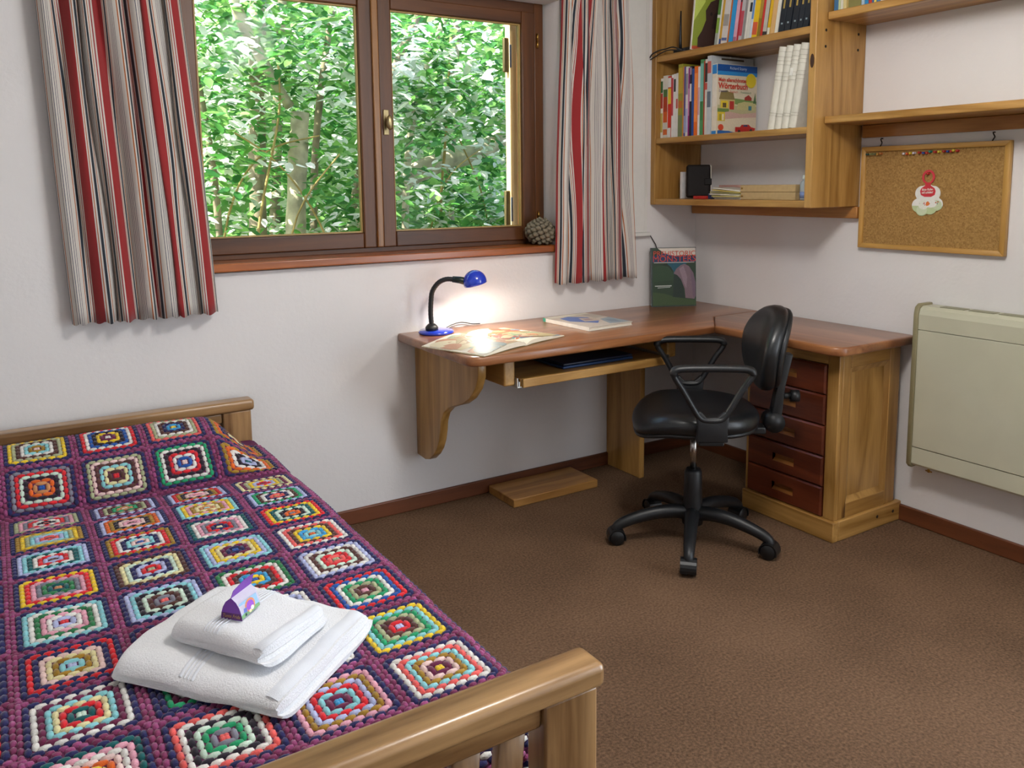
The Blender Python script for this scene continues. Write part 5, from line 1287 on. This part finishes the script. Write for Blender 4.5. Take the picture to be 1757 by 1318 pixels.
attach(printed('cover_print', pp, Md), dc)
red_t = plain('ink_red_orange', '#c8442c', rough=.5)
attach(text('lettering', 'PREHISTORIC', .034, red_t, None, Md @ Matrix.Translation((.515*WD, .895*HD, .0025)), fit=.93*WD), dc)
attach(text('lettering', 'MONSTERS', .040, red_t, None, Md @ Matrix.Translation((.515*WD, .805*HD, .0025)), fit=.95*WD), dc)

# pine cone on the sill: overlapping woody scales in spirals
pcn = thing('pine_cone', 'large dry grey-brown pine cone at the right end of the sill', 'pine cone', (-.915, .035, 1.071))
cone_m = plain('cone_scale', '#6b6250', rough=.75, noise_amt=.3, nscale=70, bump=.3, bscale=200)
axc = Vector((.12, -.10, 1)).normalized()
Mc_ = Matrix.Translation((-.915, .040, 1.0725)) @ axc.to_track_quat('Z', 'Y').to_matrix().to_4x4()
core = MB().lathe([(0, .004), (.03, .008), (.044, .03), (.046, .055), (.036, .085), (.018, .105), (0, .11)], 18, M=Mc_)
part(core, 'core', plain('cone_core', '#3a3024', rough=.9), pcn)
def scale_mesh():
    # thick rounded scale: points outwards (x), broad in y, with a raised boss at its tip
    vs = []; fs = []
    sec = [(-.022, .004, .004), (-.010, .009, .006), (.002, .0125, .0085), (.010, .0125, .0095), (.016, .009, .008), (.019, .004, .004)]
    n = 8
    for x, w, h in sec:
        for k in range(n):
            a = 2*pi*k/n; vs.append((x, w*cos(a), h*sin(a) + .003*(x > 0)))
    for i in range(len(sec)-1):
        for k in range(n): fs.append((i*n+k, i*n+(k+1) % n, (i+1)*n+(k+1) % n, (i+1)*n+k))
    fs.append(tuple((len(sec)-1)*n+k for k in range(n)))
    me = bpy.data.meshes.new('scale'); me.from_pydata(vs, [], fs); me.polygons.foreach_set('use_smooth', [True]*len(fs)); me.materials.append(cone_m); return me
scm = scale_mesh(); NS = 88
for k in range(NS):
    f = (k + .5)/NS; th_ = k*2.39996
    z = .008 + .100*f; R0 = .055*sin(pi*min(1, .14 + f*.80))**.75
    sc_ = .72 + .5*sin(pi*min(1, f*1.05 + .05))
    el = radians(-38 + 100*f)
    Mk = Mc_ @ Matrix.Rotation(th_, 4, 'Z') @ Matrix.Translation((max(.002, R0 - .006), 0, z)) @ Matrix.Rotation(-el, 4, 'Y') @ Matrix.Diagonal((sc_, sc_, sc_, 1))
    o = bpy.data.objects.new('scale', scm); COL.objects.link(o); o.parent = pcn
    o.matrix_parent_inverse = Matrix.Translation(pcn.location).inverted(); o.matrix_basis = Mk

# ------------------------------------------------------------------ garden outside the window
setp(MB().box((-9, .16, -.5), (8, 9, -.3)).build('ground', plain('garden_soil', '#4d4a30', rough=1, noise_amt=.4, nscale=6)), kind='structure')
g = MB()
def bank(a, b):
    x = -8 + 15*a; z = -.4 + 5.2*b
    return Vector((x, 4.0 + .25*noise.noise(Vector((x*1.3, z*1.3, 0))) + .15*noise.noise(Vector((x*4, z*4, 3))), z))
g.grid(bank, 90, 40)
def hedge_mat():
    m, nt, b = base_mat('hedge_green'); L = nt.links.new; tc = nt.nodes.new('ShaderNodeTexCoord')
    v = nt.nodes.new('ShaderNodeTexVoronoi'); v.inputs['Scale'].default_value = 9; L(tc.outputs['Object'], v.inputs['Vector'])
    r = nt.nodes.new('ShaderNodeValToRGB'); r.color_ramp.elements[0].color = lin('#35601f'); r.color_ramp.elements[1].color = lin('#7fb04a'); L(v.outputs['Color'], r.inputs[0]); L(r.outputs[0], b.inputs['Base Color']); b.inputs['Roughness'].default_value = .8
    return m
setp(g.build('hedge_bank', hedge_mat()), 'dense green hedge bank at the back of the garden', 'hedge', kind='stuff')

bark = plain('bark', '#b3a98c', rough=.9, noise_amt=.35, nscale=14, bump=.6, bscale=40)
bark_d = plain('bark_dark', '#877c62', rough=.9, noise_amt=.35, nscale=14, bump=.6, bscale=40)
twig_m = plain('twig', '#a08a4e', rough=.8, noise_amt=.3, nscale=20)
def leaf_mesh(col_mat):
    # pointed oval leaf folded along its midrib
    L_ = 1.0; pts = [(0, 0), (.18, .17), (.45, .25), (.75, .16), (1.0, 0)]
    vs = [(x, 0, -.03*sin(pi*x)) for x, _ in pts] + [(x, y, .06 - .05*x*x) for x, y in pts[1:4]] + [(x, -y, .06 - .05*x*x) for x, y in pts[1:4]]
    fs = [(0, 1, 5), (1, 2, 6, 5), (2, 3, 7, 6), (3, 4, 7), (0, 8, 1), (1, 8, 9, 2), (2, 9, 10, 3), (3, 10, 4)]
    return vs, fs
LV, LF = leaf_mesh(None)
leaf_m = attr_mat('leaf', rough=.38, translucent=.45, spec=.5, bscale=30)
LC = ['#4a8a38', '#62a045', '#528f40', '#84b45e', '#3c7a38', '#98c274', '#74a852', '#dfe6cf', '#f0f0ea', '#447f40']  # the near-white tones paint sun glare into the leaf colour
def leaf_M(p, size, rg, droop=.35):
    an = rg.uniform(0, 2*pi); d = Vector((cos(an), sin(an), rg.uniform(-.75, .35)*1.0 - droop*.3)).normalized()
    up_ = Vector((rg.uniform(-.5, .5), rg.uniform(-.9, .3), 1)).normalized()
    side = up_.cross(d).normalized(); nn = d.cross(side)
    return Matrix(((d.x*size, side.x*size, nn.x*size, p.x), (d.y*size, side.y*size, nn.y*size, p.y), (d.z*size, side.z*size, nn.z*size, p.z), (0, 0, 0, 1)))
leaf_tpl = {}
def leaf_obj(c, M, parent):
    if c not in leaf_tpl:
        mb = MB().add(LV, LF, c, True); o = mb.build('leaf', leaf_m); leaf_tpl[c] = o.data; bpy.data.objects.remove(o)
    o = bpy.data.objects.new('leaf', leaf_tpl[c]); COL.objects.link(o); o.parent = parent
    o.matrix_parent_inverse = Matrix.Translation(parent.location).inverted(); o.matrix_basis = M
def shrub(label, base, stems, boxes, nleaf, nobj, seed, size=(.055, .092)):
    """stems: [(points, r0, r1, material)]; boxes: leaf zones (centre, radii, share); the nearest nobj leaves are parts"""
    rg = random.Random(seed); t = thing('garden_shrub', label, 'shrub', base, 0, 'shrubs outside the window')
    for k, (pts, r0, r1, m) in enumerate(stems):
        pp = cat(pts, 5); n = len(pp)
        part(MB().tube(pp, [r0 + (r1-r0)*i/(n-1) + .06*r0*sin(i*2.1+k) for i in range(n)], 9), 'trunk' if r0 > .03 else 'branch', m, t)
    pts = []
    tot = sum(b[2] for b in boxes)
    for c, r, sh_ in boxes:
        # leaves gather in sprays along unseen twigs
        ns = int(nleaf*sh_/tot/9)
        for _ in range(ns):
            while True:
                q = Vector((rg.uniform(-1, 1), rg.uniform(-1, 1), rg.uniform(-1, 1)))
                if q.length < 1: break
            s0 = Vector((c[0]+q.x*r[0], c[1]+q.y*r[1], c[2]+q.z*r[2])); dr = Vector((rg.uniform(-1, 1), rg.uniform(-1, .4), rg.uniform(-.9, .5))).normalized()
            base_c = rg.choice(LC[7:9]) if rg.random() < .34 else None  # some sprays coloured pale throughout to stand for overexposed sunlit leaves
            for k in range(9):
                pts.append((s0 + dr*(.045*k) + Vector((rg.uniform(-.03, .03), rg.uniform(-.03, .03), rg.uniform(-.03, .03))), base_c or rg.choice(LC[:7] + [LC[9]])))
    pts.sort(key=lambda a: a[0].y)
    mb = MB(); cnt = 0
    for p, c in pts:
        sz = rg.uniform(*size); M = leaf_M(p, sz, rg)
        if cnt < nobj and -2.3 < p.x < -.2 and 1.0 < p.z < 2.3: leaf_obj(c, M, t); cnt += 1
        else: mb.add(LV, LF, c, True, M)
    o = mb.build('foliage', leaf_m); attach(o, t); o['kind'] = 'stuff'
    return t
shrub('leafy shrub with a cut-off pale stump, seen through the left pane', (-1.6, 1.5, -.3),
      [([(-1.62, 1.35, -.3), (-1.60, 1.36, .6), (-1.585, 1.38, 1.15), (-1.53, 1.40, 1.73)], .060, .050, bark),
       ([(-1.74, 1.75, -.3), (-1.70, 1.75, .8), (-1.66, 1.78, 1.6), (-1.60, 1.8, 2.6)], .055, .045, bark_d),
       ([(-1.96, 1.2, 2.6), (-1.88, 1.22, 2.2), (-1.74, 1.28, 1.95), (-1.60, 1.36, 1.76)], .030, .026, bark),
       ([(-1.90, 1.5, -.3), (-1.95, 1.5, .8), (-2.00, 1.45, 1.6), (-2.15, 1.4, 2.4)], .022, .016, bark_d),
       ([(-1.40, 1.6, -.3), (-1.42, 1.6, .9), (-1.36, 1.62, 1.7), (-1.22, 1.6, 2.5)], .026, .018, bark_d),
       ([(-1.95, 1.1, .6), (-1.85, 1.1, 1.2), (-1.72, 1.15, 1.7), (-1.7, 1.2, 2.0)], .008, .005, twig_m),
       ([(-1.35, 1.1, .6), (-1.55, 1.1, 1.15), (-1.75, 1.1, 1.45), (-1.95, 1.12, 1.6)], .006, .004, twig_m),
       ([(-1.80, 1.05, .7), (-1.68, 1.05, 1.2), (-1.45, 1.05, 1.5)], .006, .004, twig_m),
       ([(-2.05, 1.3, .6), (-1.98, 1.2, 1.2), (-1.80, 1.2, 1.5), (-1.5, 1.2, 1.6)], .007, .004, twig_m)],
      [((-1.75, 2.15, 1.6), (.9, .5, 1.1), 3), ((-1.7, 1.4, 2.15), (.7, .45, .40), 2.6), ((-1.35, 1.35, 1.15), (.30, .25, .35), .7), ((-2.0, 1.3, 1.5), (.25, .25, .5), .7)], 5200, 100, 21)
shrub('shrub with painted-pale sunlit leaves and a thick slanting limb, seen through the right pane', (-.7, 1.6, -.3),
      [([(-1.25, 1.75, .9), (-.98, 1.6, 1.28), (-.70, 1.55, 1.45), (-.25, 1.6, 1.58), (.3, 1.7, 1.9)], .075, .050, bark),
       ([(-.95, 1.5, -.3), (-.90, 1.5, .8), (-.86, 1.5, 1.5), (-.74, 1.5, 2.0), (-.5, 1.5, 2.5)], .026, .018, bark),
       ([(-.62, 1.4, .2), (-.70, 1.4, 1.1), (-.66, 1.4, 1.6), (-.60, 1.42, 2.2)], .010, .007, twig_m),
       ([(-1.10, 1.9, -.3), (-1.05, 1.9, 1.2), (-.80, 1.85, 2.0), (-.45, 1.8, 2.7)], .030, .022, bark_d),
       ([(-.40, 1.3, .9), (-.48, 1.3, 1.3), (-.62, 1.3, 1.6)], .006, .004, twig_m),
       ([(-.95, 1.15, .9), (-.80, 1.15, 1.35), (-.55, 1.15, 1.55)], .005, .003, twig_m)],
      [((-.50, 2.15, 1.6), (1.0, .5, 1.1), 3), ((-.45, 1.35, 2.0), (.45, .35, .38), 1.9), ((-.55, 1.15, 1.15), (.45, .22, .22), 1.3), ((-.95, 1.25, 1.9), (.25, .25, .35), .9), ((-1.1, 1.2, 1.2), (.2, .2, .3), .5)], 5200, 120, 33)
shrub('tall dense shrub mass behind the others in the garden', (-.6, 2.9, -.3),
      [([(-1.3, 2.9, -.3), (-1.25, 2.9, 1.2), (-1.1, 2.9, 3.0)], .05, .03, bark_d), ([(.2, 2.9, -.3), (.15, 2.9, 1.2), (.3, 2.9, 3.2)], .05, .03, bark_d)],
      [((-.7, 2.9, 1.6), (2.2, .55, 1.7), 1)], 4200, 40, 45, size=(.09, .15))
